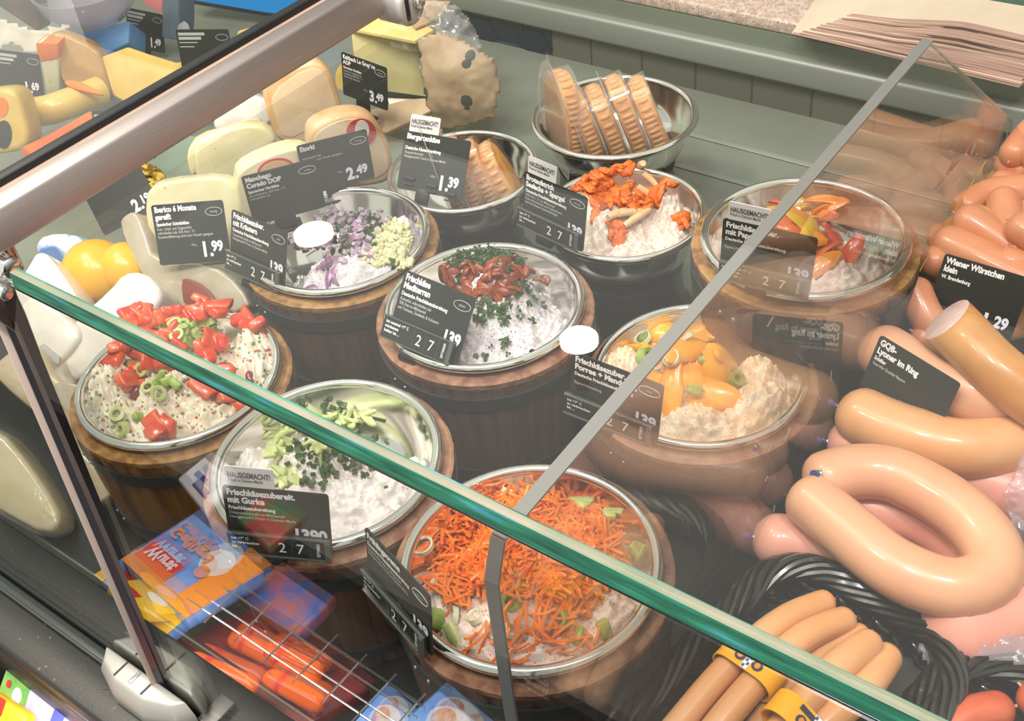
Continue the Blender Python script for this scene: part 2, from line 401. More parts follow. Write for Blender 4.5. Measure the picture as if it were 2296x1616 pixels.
for i in range(-1, 26):
    for j in range(0, 2):
        cx_ = -1.04 - i*s_*1.5; cz_ = .762+j*s_*1.732+(s_*.866 if i % 2 else 0)
        p = [(cx_+s_*.96*cos(a), cz_+s_*.96*sin(a)) for a in [k*pi/3 for k in range(6)]]
        p = [(min(max(x, XL), -1.005), min(max(z, .754), .816)) for x, z in p]
        b.rings([[(x, YB-.002, z) for x, z in p], [(x, YB+.001, z) for x, z in p]])
b.build('hexagon_tile', HEXT, hx, smooth=False)
b = MB(); b.box((xm, YB+.006, .8235), (xl, .04, .040)); b.build('back_rail', ALU, ctr, bevel=.006)
b = MB(); b.box((xm, YB+.012, .856), (xl, .02, .026)); b.build('back_upstand', GREENISH, ctr, smooth=False)
b = MB(); b.box((xm, .193, .722), (xl, .042, .040)); b.box((xm, .176, .700), (xl, .012, .05)); b.build('front_rail', BLACKM, ctr, bevel=.004)
b = MB(); b.box((xm, .2205, .728), (xl, .013, .016)); b.box((xm, .2145, .737), (xl, .003, .012)); b.build('rail_groove', M('rail_seal', '#39403d', .3), ctr, bevel=.001)
b = MB(); b.box((xm, .251, .722), (xl, .046, .036)); b.build('inner_ledge', BLACKIN, ctr, bevel=.003)
b = MB(); b.box((xm, .06, .49), (xl, .30, .02)); b.box((xm, -.085, .53), (xl, .012, .09)); b.build('lower_shelf', BLACKPL, ctr, smooth=False)

wt = empty('worktop', (0, 0, 0), 'speckled pinkish granite worktop behind the tile-patterned back of the counter', 'worktop')
b = MB(); b.box((-.2, 1.72, .879), (2.0, .68, .020)); b.build('granite_slab', GRANITE, wt, bevel=.004)
b = MB(); b.box((-.2, 1.75, .43), (1.9, .58, .86)); b.build('worktop_cabinet', BLACKPL, wt, smooth=False)

# ---------------------------------------------------------------- glass
def ext_x(pts, x0, x1):
    b = MB(); b.rings([[(x0, y, z) for y, z in pts], [(x1, y, z) for y, z in pts]]); return b
GT = 1.2                                            # underside of the top glass
def top_glass(name, x0, x1, y0, y1, label, sealx=None):
    g = empty(name, ((x0+x1)/2, y0, GT), label, 'glass shelf')
    ox = (x0+x1)/2
    def loc(pts): return [(y-y0, z-GT) for y, z in pts]
    def bevel_strip(a, b_):                              # ground bevel, widened along its length to show a painted pale reflection
        q = MB(); rg = []
        for i in range(13):
            t = i/12; w_ = .0004+.0030*max(0, min(1, (t-.18)/.4)); x = a+(b_-a)*t
            rg.append([(x, .0006, .0088), (x, .0008+w_*.35, .0090+w_*.28), (x, .0010+w_, .0090+w_*.30), (x, .006, .0087)])
        q.rings(rg); return q
    ext_x(loc([(y0+.004, GT), (y0+.004, GT+.009), (y1, GT+.009), (y1, GT)]), x0-ox, x1-ox).build('pane', GLASS, g, smooth=False)
    ext_x(loc([(y0+.006, GT-.003), (y0-.001, GT-.0015), (y0+.0005, GT+.0088), (y0+.006, GT+.0088)]), x0-ox, x1-ox).build('polished_front_edge', TEAL, g, smooth=False)
    ext_x(loc([(y0+.006, GT-.0052), (y0-.0002, GT-.0046), (y0-.0012, GT-.0014), (y0+.006, GT-.0014)]), x0-ox, x1-ox).build('lower_arris', TEALDK, g, smooth=False)
    bevel_strip(x0-ox, x1-ox).build('upper_bevel', TEALPALE, g, smooth=False)
    ext_x(loc([(y1, GT), (y1, GT+.009), (y1+.002, GT+.009), (y1+.002, GT)]), x0-ox, x1-ox).build('polished_back_edge', M('pale_green_edge', '#8fb5a6', .2), g, smooth=False)
    if sealx:
        sb = MB(); sb.box((sealx-ox, (y1-y0)/2, .006), (.010, y1-y0, .017)); sb.build('black_seal', M('black_rubber', '#0b1213', .5), g, bevel=.002)
        sb = MB(); sb.box((sealx-ox+.0085, (y1-y0)/2, .004), (.007, y1-y0, .009)); sb.build('polished_side_edge', M('pink_lit_glass_edge', '#c79a86', .15, col2='#a08f80', nscale=14), g, smooth=False)  # pink light on the pane's side edge is put into its colour
    return g
top_glass('glass_shelf', -.612, .62, .2505, .872, 'flat glass shelf with green polished edge above the salad bowls')
top_glass('glass_shelf', XL, -.715, .2505, .872, 'glass shelf with black rubber seal above the cheese blocks', -.712)
def front_pane(x0, x1, label):
    g = tag(ext_x([(YP-.003, .728), (YP+.003, .728), (.2535, 1.198), (.2475, 1.198)], x0, x1).build('front_glass_pane', FRONTGLASS, None, smooth=False), label, 'glass pane')
front_pane(-.632, .62, 'upright front glass pane before the salad bowls and baskets')
front_pane(XL, -.650, 'upright front glass pane before the cheese blocks')

def slope(z): return YP+.0275*(z-.745)/.453
p = empty('glass_post', (-.641, YP, .745), 'slim steel post joining two front glass panes above the silver clamp', 'post')
q = MB(); q.rings([[(-.010, slope(z)-YP-.006, z-.745), (.002, slope(z)-YP-.011, z-.745), (.002, slope(z)-YP+.002, z-.745), (-.010, slope(z)-YP+.002, z-.745)] for z in (.770, 1.19)])
q.build('steel_strip', M('satin_post_steel', '#cbbcb0', .36, 0), p, bevel=.001)
q = MB(); q.rings([[(.0032, slope(z)-YP-.006, z-.745), (.009, slope(z)-YP-.003, z-.745), (.009, slope(z)-YP+.006, z-.745), (.0032, slope(z)-YP+.006, z-.745)] for z in (.770, 1.19)])
q.build('dark_gasket', M('dark_gasket_rubber', '#26262c', .3), p, smooth=False)

cl = empty('glass_clamp', (-.655, YP, .742), 'silver cast metal clamp holding the front panes on the black rail', 'clamp')
def clamp_half(sgn):
    b = MB()
    base = [(-.062, 0), (-.050, .016), (-.020, .027), (.022, .027), (.052, .014), (.062, 0)]
    lower = [(x, sgn*(y+.0035), 0) for x, y in base]
    up = [(x*.99, sgn*(y*.98+.0035), .016) for x, y in base]
    top = [(x*.86, sgn*(y*.72+.0035), .030) for x, y in base]
    b.rings([lower, up, top]); return b
for sg, nm in ((-1, 'outer_jaw'), (1, 'inner_jaw')):
    j = clamp_half(sg).build(nm, CASTMETAL, cl, bevel=.0022)
    for xx in (-.022, .014):
        g = MB(); g.box((xx, sg*.0125, .0302), (.0014, .016, .0014)); g.build('groove_line', M('groove_recess', '#3a3b38', .6), j, smooth=False)
    g = MB(); g.box((-.004, sg*.012, .0304), (.004, .013, .001)); g.build('raised_rib', CHROME, j, bevel=.0004)
g = MB(); g.box((.066, .012, .004), (.018, .03, .004)); g.build('mounting_plate', BRUSHED, cl, bevel=.001)

# support beam between the two glass shelves
xr = -.628
zm, zb = atx(600, 105, xr).z, atx(600, 200, xr).z
xlft = atz(600, 72, zm).x
bm_ = empty('glass_support_beam', ((xr+xlft)/2, .255, zb), 'brushed steel beam running back between the two glass shelves', 'beam')
L_ = atx(870, 45, xr).y-.255
ox = (xr+xlft)/2
q = MB(); q.box((0, L_/2, (zm-zb)/2), (xr-xlft, L_, zm-zb)); q.build('beam_body', BRUSHED, bm_, bevel=.003)
pb = atx(905, 10, xr)
q = MB(); q.tube([(xlft-ox-.004, pb.y-.255, pb.z-zb), (xr-ox+.010, pb.y-.255, pb.z-zb)], .0165, 28); q.build('end_bracket', CASTMETAL, bm_, bevel=.003)
q = MB(); q.tube([(xr-ox+.010, pb.y-.255+.006, pb.z-zb+.002), (xr-ox+.015, pb.y-.255+.006, pb.z-zb+.002)], .0055, 14); q.build('bracket_screw', CHROME, bm_, bevel=.001)
q = MB(); q.box((xr-ox+.0104, pb.y-.255-.007, pb.z-zb), (.001, .004, .018)); q.build('bracket_slot', BLACKPL, bm_, smooth=False)

hg = empty('pivot_bracket', (-.63, .262, 1.195), 'brown chrome pivot bracket with round screws at the end of the beam', 'bracket')
strap = [(-40, 470), (4, 488), (20, 520), (57, 600), (52, 617), (36, 612), (10, 570), (-40, 545)]
q = MB()
P3 = [atx(u, v, -.63)-hg.location for u, v in strap]
q.rings([[x+Vector((-.006, 0, 0)) for x in P3], P3]); q.build('strap', M('bronze_chrome', (.50, .40, .37, 1), .14, 1), hg, bevel=.0015)
for nm, uv, r in (('pivot_screw', (20, 598), .0085), ('pivot_screw', (8, 655), .006)):
    c = atx(*uv, -.63)-hg.location
    q = MB(); q.tube([c+Vector((-.004, 0, 0)), c+Vector((.004, 0, 0))], [r, r*.8], 20); q.build(nm, CHROME, hg, bevel=.0008)
q = MB(); P3 = [atx(u, v, -.632)-hg.location for u, v in [(-40, 640), (30, 640), (58, 700), (92, 790), (82, 800), (62, 765), (-40, 690)]]
q.rings([[x+Vector((-.004, 0, 0)) for x in P3], P3]); q.build('lower_strap', M('dark_bronze_chrome', (.30, .24, .23, 1), .2, 1), hg, bevel=.001)

# acrylic divider
XD = -.246
dv = empty('acrylic_divider', (XD, .254, DZ), 'clear acrylic divider between the salad bowls and the sausages', 'divider')
def dl(y, z): return (y-.254, z-DZ)
pts = [(.2495, DZ+.002), (.2495, 1.03), (.2525, 1.148), (.262, 1.172)]
for u, v in ((2080, 92), (2265, 270), (2235, 430)):
    q3 = atx(u, v, XD); pts.append((q3.y, q3.z))
pts.append((pts[-1][0]+.005, DZ+.002))
ext_x([dl(*q) for q in pts], -.004, .004).build('acrylic_plate', ACRYL, dv, smooth=False)
q = MB()
ed = [(XD-XD, *dl(*a)) for a in pts[:5]]
q.tube(ed, .0044, 4, flat=.35, upv=(0, 0, 1)) if False else None
for a, c in zip(pts[:4], pts[1:5]):
    y0, z0 = dl(*a); y1, z1 = dl(*c)
    t = Vector((0, y1-y0, z1-z0)); nrm = Vector((0, t.z, -t.y)).normalized()*-.0016
    q.rings([[(-.0042, y0, z0), (.0042, y0, z0), (.0042, y0+nrm.y, z0+nrm.z), (-.0042, y0+nrm.y, z0+nrm.z)], [(-.0042, y1, z1), (.0042, y1, z1), (.0042, y1+nrm.y, z1+nrm.z), (-.0042, y1+nrm.y, z1+nrm.z)]])
q.build('polished_edge', ACRYLEDGE, dv, smooth=False)
q = MB()
for a, c in zip(pts[4:7], pts[5:8]):
    q.tube([(0, *dl(*a)), (0, *dl(*c))], .0012, 6)
q.build('back_edge_line', M('pale_acrylic_edge', '#a9a8a4', .3), dv)

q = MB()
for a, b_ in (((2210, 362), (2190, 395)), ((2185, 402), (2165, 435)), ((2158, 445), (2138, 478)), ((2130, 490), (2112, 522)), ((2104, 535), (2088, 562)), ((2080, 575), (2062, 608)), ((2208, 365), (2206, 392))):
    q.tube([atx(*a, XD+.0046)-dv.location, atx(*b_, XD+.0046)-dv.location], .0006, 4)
q.build('yellow_streak', M('yellow_line', '#c79a45', .5), dv)  # thin yellow dashes along the divider face
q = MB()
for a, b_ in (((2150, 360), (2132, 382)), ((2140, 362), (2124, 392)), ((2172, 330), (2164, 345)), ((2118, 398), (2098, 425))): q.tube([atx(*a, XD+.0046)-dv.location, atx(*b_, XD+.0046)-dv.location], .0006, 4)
q.build('red_streak', M('red_line', '#b0554a', .5), dv)  # short thin red dashes on the divider face
q = MB()
for i in range(26):
    u, v = RS.uniform(1720, 2200), RS.uniform(300, 1180)
    if v < 1195-1.163*(u-1130)+40 or u > 2230-.42*(v-430)-60: continue
    q.tube([atx(u, v, XD+.0045)-dv.location, atx(u-RS.uniform(2, 14), v+RS.uniform(8, 30), XD+.0045)-dv.location], .0003, 3)
tag(q.build('fine_scratch', M('pale_scratch', '#b9b2a8', .5), dv), kind='stuff')

# ceiling lamps whose reflections show in the top glass
LAMPE = emit('lamp_light', '#fff6ea', 26)
for u, v, lab in ((702, 520, 'round ceiling downlight reflected above the onion bowl'), (1298, 757, 'round ceiling downlight reflected beside the mandarin bowl')):
    c = None; zl = 3.0; d = ray(u, v); c = EYE+d*((2*(GT+.009)-zl-EYE.z)/d.z)
    g = empty('ceiling_lamp', (c.x, c.y, zl), lab, 'lamp')
    rr = 44*d.length*((2*(GT+.009)-zl-EYE.z)/d.z)/F_PX
    q = MB(); q.lathe([(.001, .001), (rr, .001), (rr, .004), (.001, .004)], 32); q.build('diffuser', LAMPE, g)
    q = MB(); q.lathe([(rr, 0), (rr*1.15, -.01), (rr*1.2, .08), (.02, .09), (.02, .2), (.001, .2)], 32); q.build('lamp_housing', M('white_lamp_housing', '#d8d5cf', .5), g)

# ================================================================== BOWLS, BUCKETS, SPREADS
BW = {  # x, y, rim z, rim radius
 'A': (-.791, .430, .903, .100), 'B': (-.797, .672, .910, .100), 'C': (-.582, .651, .918, .100), 'D': (-.570, .410, .922, .100),
 'E': (-.355, .408, .927, .100), 'F': (-.368, .698, .886, .100), 'G': (-.3435, .860, .948, .100),
 'H': (-.558, .874, .897, .0905), 'I': (-.773, .861, .897, .0905), 'J': (-.682, 1.054, .894, .104)}
INNER = [(.0965, 0), (.0932, -.0015), (.0912, -.006), (.0865, -.026), (.078, -.044), (.060, -.058), (.035, -.065), (.001, -.067)]
def bowl_surf(r, R):
    r = r*.1/R
    if r >= .0965: return 0
    for (a, za), (b_, zb_) in zip(INNER[1:], INNER[:-1]):
        pass
    for i in range(len(INNER)-1):
        r1, z1 = INNER[i]; r0, z0 = INNER[i+1]
        if r0 <= r <= r1: return (z0+(z1-z0)*(r-r0)/(r1-r0))
    return -.067
def make_bowl(k, label):
    x, y, z, R = BW[k]; s = R/.1
    g = empty('steel_bowl', (x, y, z), label, 'bowl', 'steel salad bowls')
    prof = INNER[2:] + [(.001, -.069), (.037, -.067), (.062, -.060), (.0805, -.046), (.089, -.026), (.0925, -.0075)]
    q = MB(); q.lathe([(r*s, zz) for r, zz in prof[:6]] , 72); q.lathe([(r*s, zz) for r, zz in prof[6:]], 72)
    q.build('bowl_body', STEEL, g)
    q = MB(); pr = [((.0955+.0045*cos(a))*s, -.0045+.0045*sin(a)) for a in [2*pi*i/14 for i in range(14)]]
    rg = [[(r*cos(2*pi*kk/96), r*sin(2*pi*kk/96), zz) for r, zz in pr] for kk in range(96)]
    q.rings(rg, True); q.build('rolled_rim', STEEL, g)
    return g
def make_bucket(k, label, wall, lip, hoop=True):
    x, y, z, R = BW[k]
    zt = z-.013; H = zt-DZ-.001
    g = empty('wooden_bucket', (x, y, DZ+.001), label, 'bucket', 'wooden buckets holding the bowls')
    ns = 20; n = ns*6
    def ring(r, zz): 
        out = []
        for i in range(n):
            gr = .0022 if i % 6 == 0 else 0
            a = 2*pi*i/n; out.append(((r-gr)*cos(a), (r-gr)*sin(a), zz))
        return out
    ro, rb = .1085, .101
    q = MB(); q.rings([ring(rb, 0), ring(rb+(ro-rb)*.5+.001, H*.5), ring(ro-.0006, H-.006)], cap=False)
    q.build('stave_wall', wall, g, autos=.6)
    q = MB()
    wob = lambda i, e: e*noise.noise(Vector((i*.7, x*50, 0)))
    q.rings([[((ro-.0006+wob(i, .0005))*cos(2*pi*i/n), (ro-.0006+wob(i, .0005))*sin(2*pi*i/n), H-.0075) for i in range(n)],
             [((ro+wob(i, .0008))*cos(2*pi*i/n), (ro+wob(i, .0008))*sin(2*pi*i/n), H-.0015) for i in range(n)],
             [((ro-.0022)*cos(2*pi*i/n), (ro-.0022)*sin(2*pi*i/n), H+wob(i, .0004)) for i in range(n)],
             [(.0945*cos(2*pi*i/n), .0945*sin(2*pi*i/n), H-.0003) for i in range(n)], [(.0945*cos(2*pi*i/n), .0945*sin(2*pi*i/n), H-.04) for i in range(n)]], cap=False)
    q.build('end_grain_lip', lip, g, autos=.6)
    for z0, hh in ((H-.034, .015), (.016, .014)):
        if z0 < .02 and z0 != .016: continue
        rr = lambda t: rb+(ro-rb)*t/H+.0018
        q = MB(); q.lathe([(rr(z0)-.002, z0), (rr(z0), z0), (rr(z0+hh), z0+hh), (rr(z0+hh)-.002, z0+hh)], 96); hp = q.build('iron_hoop', HOOP, g, autos=.5)
        q = MB()
        for a in (-1.9, -1.75): q.sphere((rr(z0)*cos(a), rr(z0)*sin(a), z0+hh/2), .0022, 8, 5)
        q.build('rivet', RIVET, hp)
    return g
make_bucket('A', 'golden brown wooden bucket under the tomato salad bowl', WOODG, WOODL)
make_bucket('B', 'light-rimmed wooden bucket under the red onion herb bowl', WOODD, WOODL)
make_bucket('C', 'reddish-rimmed wooden bucket under the dried tomato bowl', WOODD, WOODR)
make_bucket('D', 'reddish wooden bucket under the cucumber and chive bowl', WOODD, WOODR)
make_bucket('E', 'wooden bucket under the grated carrot bowl', WOODD, WOODR)
make_bucket('F', 'low wooden bucket under the mandarin bowl behind the divider', WOODD, WOODR)
make_bucket('G', 'tall wooden bucket under the pepper strip bowl', WOODD, WOODL)
for k, lab in (('A', 'steel bowl of tomato salad cream in the golden wooden bucket'), ('B', 'steel bowl of cream with red onion and yellow butter'), ('C', 'steel bowl of herb cream topped with dried tomatoes'),
               ('D', 'steel bowl of white cream with cucumber and chives'), ('E', 'steel bowl of cream heaped with grated carrot'), ('F', 'steel bowl of cream topped with mandarin segments'),
               ('G', 'steel bowl of cream topped with pepper strips'), ('H', 'steel bowl of cream with orange smoked fish, on a black riser'), ('I', 'steel bowl of packed orange cheese behind the onion bowl, half hidden by a grey card'),
               ('J', 'rearmost steel bowl holding upright packs of orange cheese')):
    make_bowl(k, lab)
for k, lab in (('H', 'black round riser under the smoked fish bowl'), ('I', 'black round riser under the packed cheese bowl by the grey card'), ('J', 'black round riser under the rearmost bowl')):
    x, y, z, R = BW[k]; h = z-.069-DZ-.001
    g = empty('riser', (x, y, DZ+.001), lab, 'riser', 'black round risers')
    q = MB(); q.lathe([(.001, 0), (R*.86, 0), (R*.86, .004), (R*.74, .008), (R*.70, h-.006), (R*.72, h), (.001, h)], 64); q.build('riser_body', M('glossy_black', '#2b2d2b', .2, .3), g, autos=.6)

BUMPS = {
 'A': [(395, 830, .014, .07), (380, 740, .024, .055), (560, 790, .012, .04), (225, 830, .006, .042), (340, 950, .000, .055), (490, 920, .000, .05), (270, 900, .002, .045), (560, 730, .006, .035)],
 'B': [(790, 580, .006, .055), (880, 560, .012, .042), (700, 610, -.004, .04), (780, 640, -.006, .045), (900, 480, .014, .028), (800, 510, .004, .04), (860, 620, -.004, .035)],
 'C': [(1080, 670, .022, .065), (1110, 590, .026, .045), (935, 625, .018, .04), (1160, 740, .010, .06), (1240, 710, .002, .042), (1090, 780, -.006, .05), (1200, 770, -.004, .04)],
 'D': [(720, 1000, .020, .05), (640, 990, .010, .05), (800, 1080, .008, .055), (900, 1030, .006, .042), (770, 1160, -.006, .055), (560, 1010, .0, .036), (680, 1090, .006, .055), (860, 1130, -.004, .045)],
 'E': [(1180, 1230, .022, .06), (1260, 1240, .016, .055), (1100, 1370, .000, .055), (1270, 1410, -.004, .055), (1010, 1290, -.004, .042), (1360, 1330, -.004, .04), (1180, 1130, .012, .035), (1180, 1440, -.008, .05), (1320, 1200, .004, .035)],
 'F': [(1550, 790, .016, .055), (1400, 780, .014, .035), (1560, 920, .002, .05), (1700, 860, .010, .046), (1640, 950, -.006, .05), (1700, 800, .006, .035)],
 'G': [(1800, 515, .014, .06), (1870, 590, .006, .055), (1750, 470, .010, .04), (1920, 545, .006, .042), (1850, 630, -.004, .045)],
 'H': [(1400, 440, .026, .06), (1490, 440, .020, .04), (1400, 540, .0, .05), (1310, 430, .010, .034), (1510, 520, -.002, .04), (1460, 560, -.004, .04)]}
MOUND = {}
def mound_h(k, x, y):                                # height relative to the rim, x and y relative to the bowl centre
    bs = MOUND[k]; base = -.062; K = 260; s = 0
    for bx, by, h, r in bs:
        d2 = ((x-bx)**2+(y-by)**2)/(r*r)
        s += exp(K*((h-base)*exp(-d2)))
    z = base+math.log(s/len(bs)+1e-9)/K
    P = Vector((x*1, y*1, ord(k)*.37))
    n1 = noise.noise(P*38); n2 = abs(noise.noise(P*85+Vector((3, 7, 1)))); n3 = abs(noise.noise(P*190+Vector((9, 2, 5)))); n4 = noise.noise(P*420)
    a = ROUGH[k]
    return z + a*(.006*n1 - .0085*n2 - .0055*n3 + .0016*n4 - .0042*abs(noise.noise(P*310))) + .0055*a
ROUGH = dict(A=1.9, B=1.2, C=1.2, D=1.2, E=1.2, F=1.6, G=1.4, H=1.6)
def local_mound(k):
    x, y, z, R = BW[k]; MOUND[k] = []
    for u, v, h, r in BUMPS[k]:
        q = atz(u, v, z+h); MOUND[k].append((q.x-x, q.y-y, h, r))
def hit(k, u, v):
    x, y, z, R = BW[k]; d = ray(u, v)
    t0 = (z+.06-EYE.z)/d.z; t1 = (z-.07-EYE.z)/d.z
    for i in range(161):
        t = t0+(t1-t0)*i/160; p = EYE+d*t
        rr = sqrt((p.x-x)**2+(p.y-y)**2)
        h = max(mound_h(k, p.x-x, p.y-y), bowl_surf(rr, R))
        if p.z <= z+h: 
            e = .003
            hx_ = mound_h(k, p.x-x+e, p.y-y)-mound_h(k, p.x-x-e, p.y-y); hy = mound_h(k, p.x-x, p.y-y+e)-mound_h(k, p.x-x, p.y-y-e)
            nn = Vector((-hx_/(2*e), -hy/(2*e), 1)); nn.x = max(-1, min(1, nn.x)); nn.y = max(-1, min(1, nn.y))
            return Vector((p.x, p.y, z+h)), nn.normalized()
    return Vector((p.x, p.y, z-.05)), Vector((0, 0, 1))
SPL = {'A': 'tomato and vegetable cream spread filling the bowl in the golden bucket', 'B': 'pale herb cream spread under red onion dice', 'C': 'herb-flecked white cream spread under dried tomatoes', 'D': 'smooth white cream spread under cucumber and chives',
       'E': 'pinkish cream spread under the heap of grated carrot', 'F': 'lumpy cream spread under mandarin segments', 'G': 'pinkish white cream spread under pepper strips', 'H': 'lumpy cream spread under orange smoked fish'}
for k in BUMPS:
    local_mound(k)
    x, y, z, R = BW[k]; nr, na = 80, 160; q = MB(); vv = [(0, 0, mound_h(k, 0, 0))]; fs = []
    for i in range(1, nr+1):
        r = R*.915*i/nr
        for j in range(na):
            a = 2*pi*j/na; X, Y = r*cos(a), r*sin(a)
            vv.append((X, Y, max(mound_h(k, X, Y), bowl_surf(r, R)-.0006)))
    for j in range(na): fs.append((0, 1+j, 1+(j+1) % na))
    for i in range(nr-1):
        for j in range(na): 
            a0 = 1+i*na+j; a1 = 1+i*na+(j+1) % na; fs.append((a0, a0+na, a1+na, a1))
    q.add(vv, fs)
    o = q.build('cream_spread', SPR[k], None, autos=3); o.location = (x, y, z); tag(o, SPL[k], 'spread')

# ================================================================== TOPPINGS
RND = random.Random(11)
def basis(n, spin):
    n = Vector(n).normalized(); a = Vector((1, 0, 0)) if abs(n.x) < .8 else Vector((0, 1, 0))
    t = (a-n*a.dot(n)).normalized(); b = n.cross(t)
    t2 = t*cos(spin)+b*sin(spin); b2 = n.cross(t2)
    return Matrix((t2, b2, n)).transposed()
def place(me, name, p, n, spin, lift, label, cat, group, tilt=.35):
    o = bpy.data.objects.new(name, me); COL.objects.link(o)
    n2 = (Vector(n)+Vector((RND.uniform(-tilt, tilt), RND.uniform(-tilt, tilt), 0))).normalized()
    o.matrix_world = Matrix.Translation(p+n2*lift) @ basis(n2, spin).to_4x4()
    return tag(o, label, cat, group)
def chunk_mesh(name, m, sx, sy, sz, seed, bev=.25):
    r = random.Random(seed); q = MB()
    vv = [Vector((i*sx/2*r.uniform(.6, 1.1), j*sy/2*r.uniform(.6, 1.1), k*sz/2*r.uniform(.7, 1.1))) for i in (-1, 1) for j in (-1, 1) for k in (-1, 1)]
    q.add(vv, [(0, 1, 3, 2), (4, 6, 7, 5), (0, 4, 5, 1), (2, 3, 7, 6), (0, 2, 6, 4), (1, 5, 7, 3)])
    return q.mesh(name, m, True, min(sx, sy, sz)*bev, 2, 1.2)
def lump_mesh(name, m, rx, ry, rz, seed):
    bm = bmesh.new(); bmesh.ops.create_icosphere(bm, subdivisions=3, radius=1)
    for v in bm.verts:
        k = 1+.45*noise.noise(v.co*1.6+Vector((seed, 0, 0)))+.25*noise.noise(v.co*4+Vector((0, seed, 0)))
        v.co = Vector((v.co.x*rx*k, v.co.y*ry*k, v.co.z*rz*k))
    for f in bm.faces: f.smooth = True
    me = bpy.data.meshes.new(name); bm.to_mesh(me); bm.free(); me.materials.append(m); return me
def ring_mesh(name, m, R, r, h, seed=0):
    rg = random.Random(seed); e = rg.uniform(.7, 1); q = MB(); n = 22
    pr = [(R, -h/2), (R, h/2), (R-r*.4, h/2+.0003), (R-r, h/2-.0004), (R-r, -h/2)]
    q.rings([[(a*cos(t), a*e*sin(t), z) for a, z in pr] for t in [2*pi*i/n for i in range(n)]], True)
    return q.mesh(name, m, True, 0, 2, .7)
def strip_mesh(name, m, L, w_, th, bend, seed=0, twist=.4):
    rg = random.Random(seed); q = MB(); rings = []
    for i in range(9):
        t = i/8-.5; a = bend*t; R = L/max(abs(bend), .01)
        x = R*sin(a); z = -R*(1-cos(a)) if bend > 0 else 0
        ww = w_*(1-.65*abs(2*t)**3); tw = twist*t
        c = Vector((x, 0, z)); b_ = Vector((0, cos(tw), sin(tw))); nn = Vector((0, -sin(tw), cos(tw)))
        rings.append([c+b_*ww/2*cos(u)+nn*th/2*sin(u) for u in [2*pi*k/8 for k in range(8)]])
    q.rings(rings); return q.mesh(name, m)
def slice_mesh(name, m, R, th, seed=0, half=True):
    rg = random.Random(seed); q = MB(); n = 12
    out = [(R*cos(pi*i/n*(1 if half else 2)), R*.62*sin(pi*i/n*(1 if half else 2))) for i in range(n+(1 if half else 0))]
    wv = lambda x: .003*sin(x*220+seed)
    q.rings([[(x, y-R*.25, -th/2+wv(x)) for x, y in out], [(x, y-R*.25, th/2+wv(x)) for x, y in out]])
    return q.mesh(name, m, True, th*.3, 2, .9)
def segment_mesh(name, m, L, w_, h, seed=0):        # a mandarin segment: a plump crescent
    rg = random.Random(seed); q = MB(); rings = []
    for i in range(13):
        t = i/12; a = (t-.5)*2.0; s = max(sin(pi*t), .06)**.6
        c = Vector((L*.5*sin(a)/.84, L*.34*(cos(a)-.8), 0))
        d = Vector((sin(a), cos(a), 0))
        rings.append([c+d*w_*.5*s*cos(u)*(1 if cos(u) > 0 else .8)+Vector((0, 0, 1))*h*.5*s*sin(u) for u in [2*pi*k/12 for k in range(12)]])
    q.rings(rings); return q.mesh(name, m)
def scatter(k, meshes, name, clusters, label, cat, group, lift=.002, tilt=.35):
    i = 0
    for u, v, su, sv, n in clusters:
        for _ in range(n):
            a = RND.uniform(0, 2*pi); r = sqrt(RND.random())
            p, nn = hit(k, u+su*r*cos(a), v+sv*r*sin(a))
            place(meshes[i % len(meshes)], name, p, nn, RND.uniform(0, 2*pi), lift, label, cat, group, tilt); i += 1
def stuff(k, name, clusters, fn, m, label, cat, lift=.001, per=.0):
    q = MB()
    for u, v, su, sv, n in clusters:
        for _ in range(n):
            a = RND.uniform(0, 2*pi); r = sqrt(RND.random())
            p, nn = hit(k, u+su*r*cos(a), v+sv*r*sin(a))
            n2 = (nn+Vector((RND.uniform(-.6, .6), RND.uniform(-.6, .6), 0))).normalized()
            fn(q, p+n2*(lift+RND.random()*per), basis(n2, RND.uniform(0, 2*pi)))
    o = q.build(name, m); return tag(o, label, cat, kind='stuff')

# A tomato salad
tm = [chunk_mesh('tomato_piece', TOM if i % 2 else TOM2, .023+.004*(i % 3), .017+.003*(i % 2), .011, i) for i in range(6)]
scatter('A', tm, 'tomato_piece', [(350, 715, 80, 38, 17), (430, 700, 65, 28, 9), (320, 800, 65, 40, 12), (560, 735, 40, 22, 4), (470, 790, 25, 40, 5), (480, 850, 40, 40, 5), (300, 860, 22, 20, 4), (530, 900, 25, 22, 4), (345, 960, 30, 15, 4), (390, 790, 40, 40, 5)],
        'glossy diced tomato piece on the vegetable cream in the golden bucket', 'tomato piece', 'diced tomato on the vegetable cream', .0035, .6)
gm = [ring_mesh('spring_onion_ring', GREENL, .0075, .0036, .007, i) for i in range(2)]+[chunk_mesh('spring_onion_ring', GREENM, .015, .010, .007, 40+i) for i in range(3)]
scatter('A', gm, 'spring_onion_ring', [(440, 750, 60, 28, 20), (400, 725, 60, 25, 6), (480, 720, 30, 20, 3), (330, 835, 60, 40, 5), (370, 870, 70, 50, 6), (290, 945, 50, 20, 3)], 'cut green spring onion piece among the diced tomatoes', 'spring onion', 'spring onion on the vegetable cream', .003, .6)
bm2 = [strip_mesh('kidney_bean', KIDN, .016, .009, .008, .9, 3)]
for u, v in ((507, 835), (560, 850), (470, 875), (310, 885)):
    p_, n_ = hit('A', u, v); place(bm2[0], 'kidney_bean', p_, n_, RND.uniform(0, 6), .003, 'dark red kidney bean on the vegetable cream', 'bean', 'kidney beans on the vegetable cream')

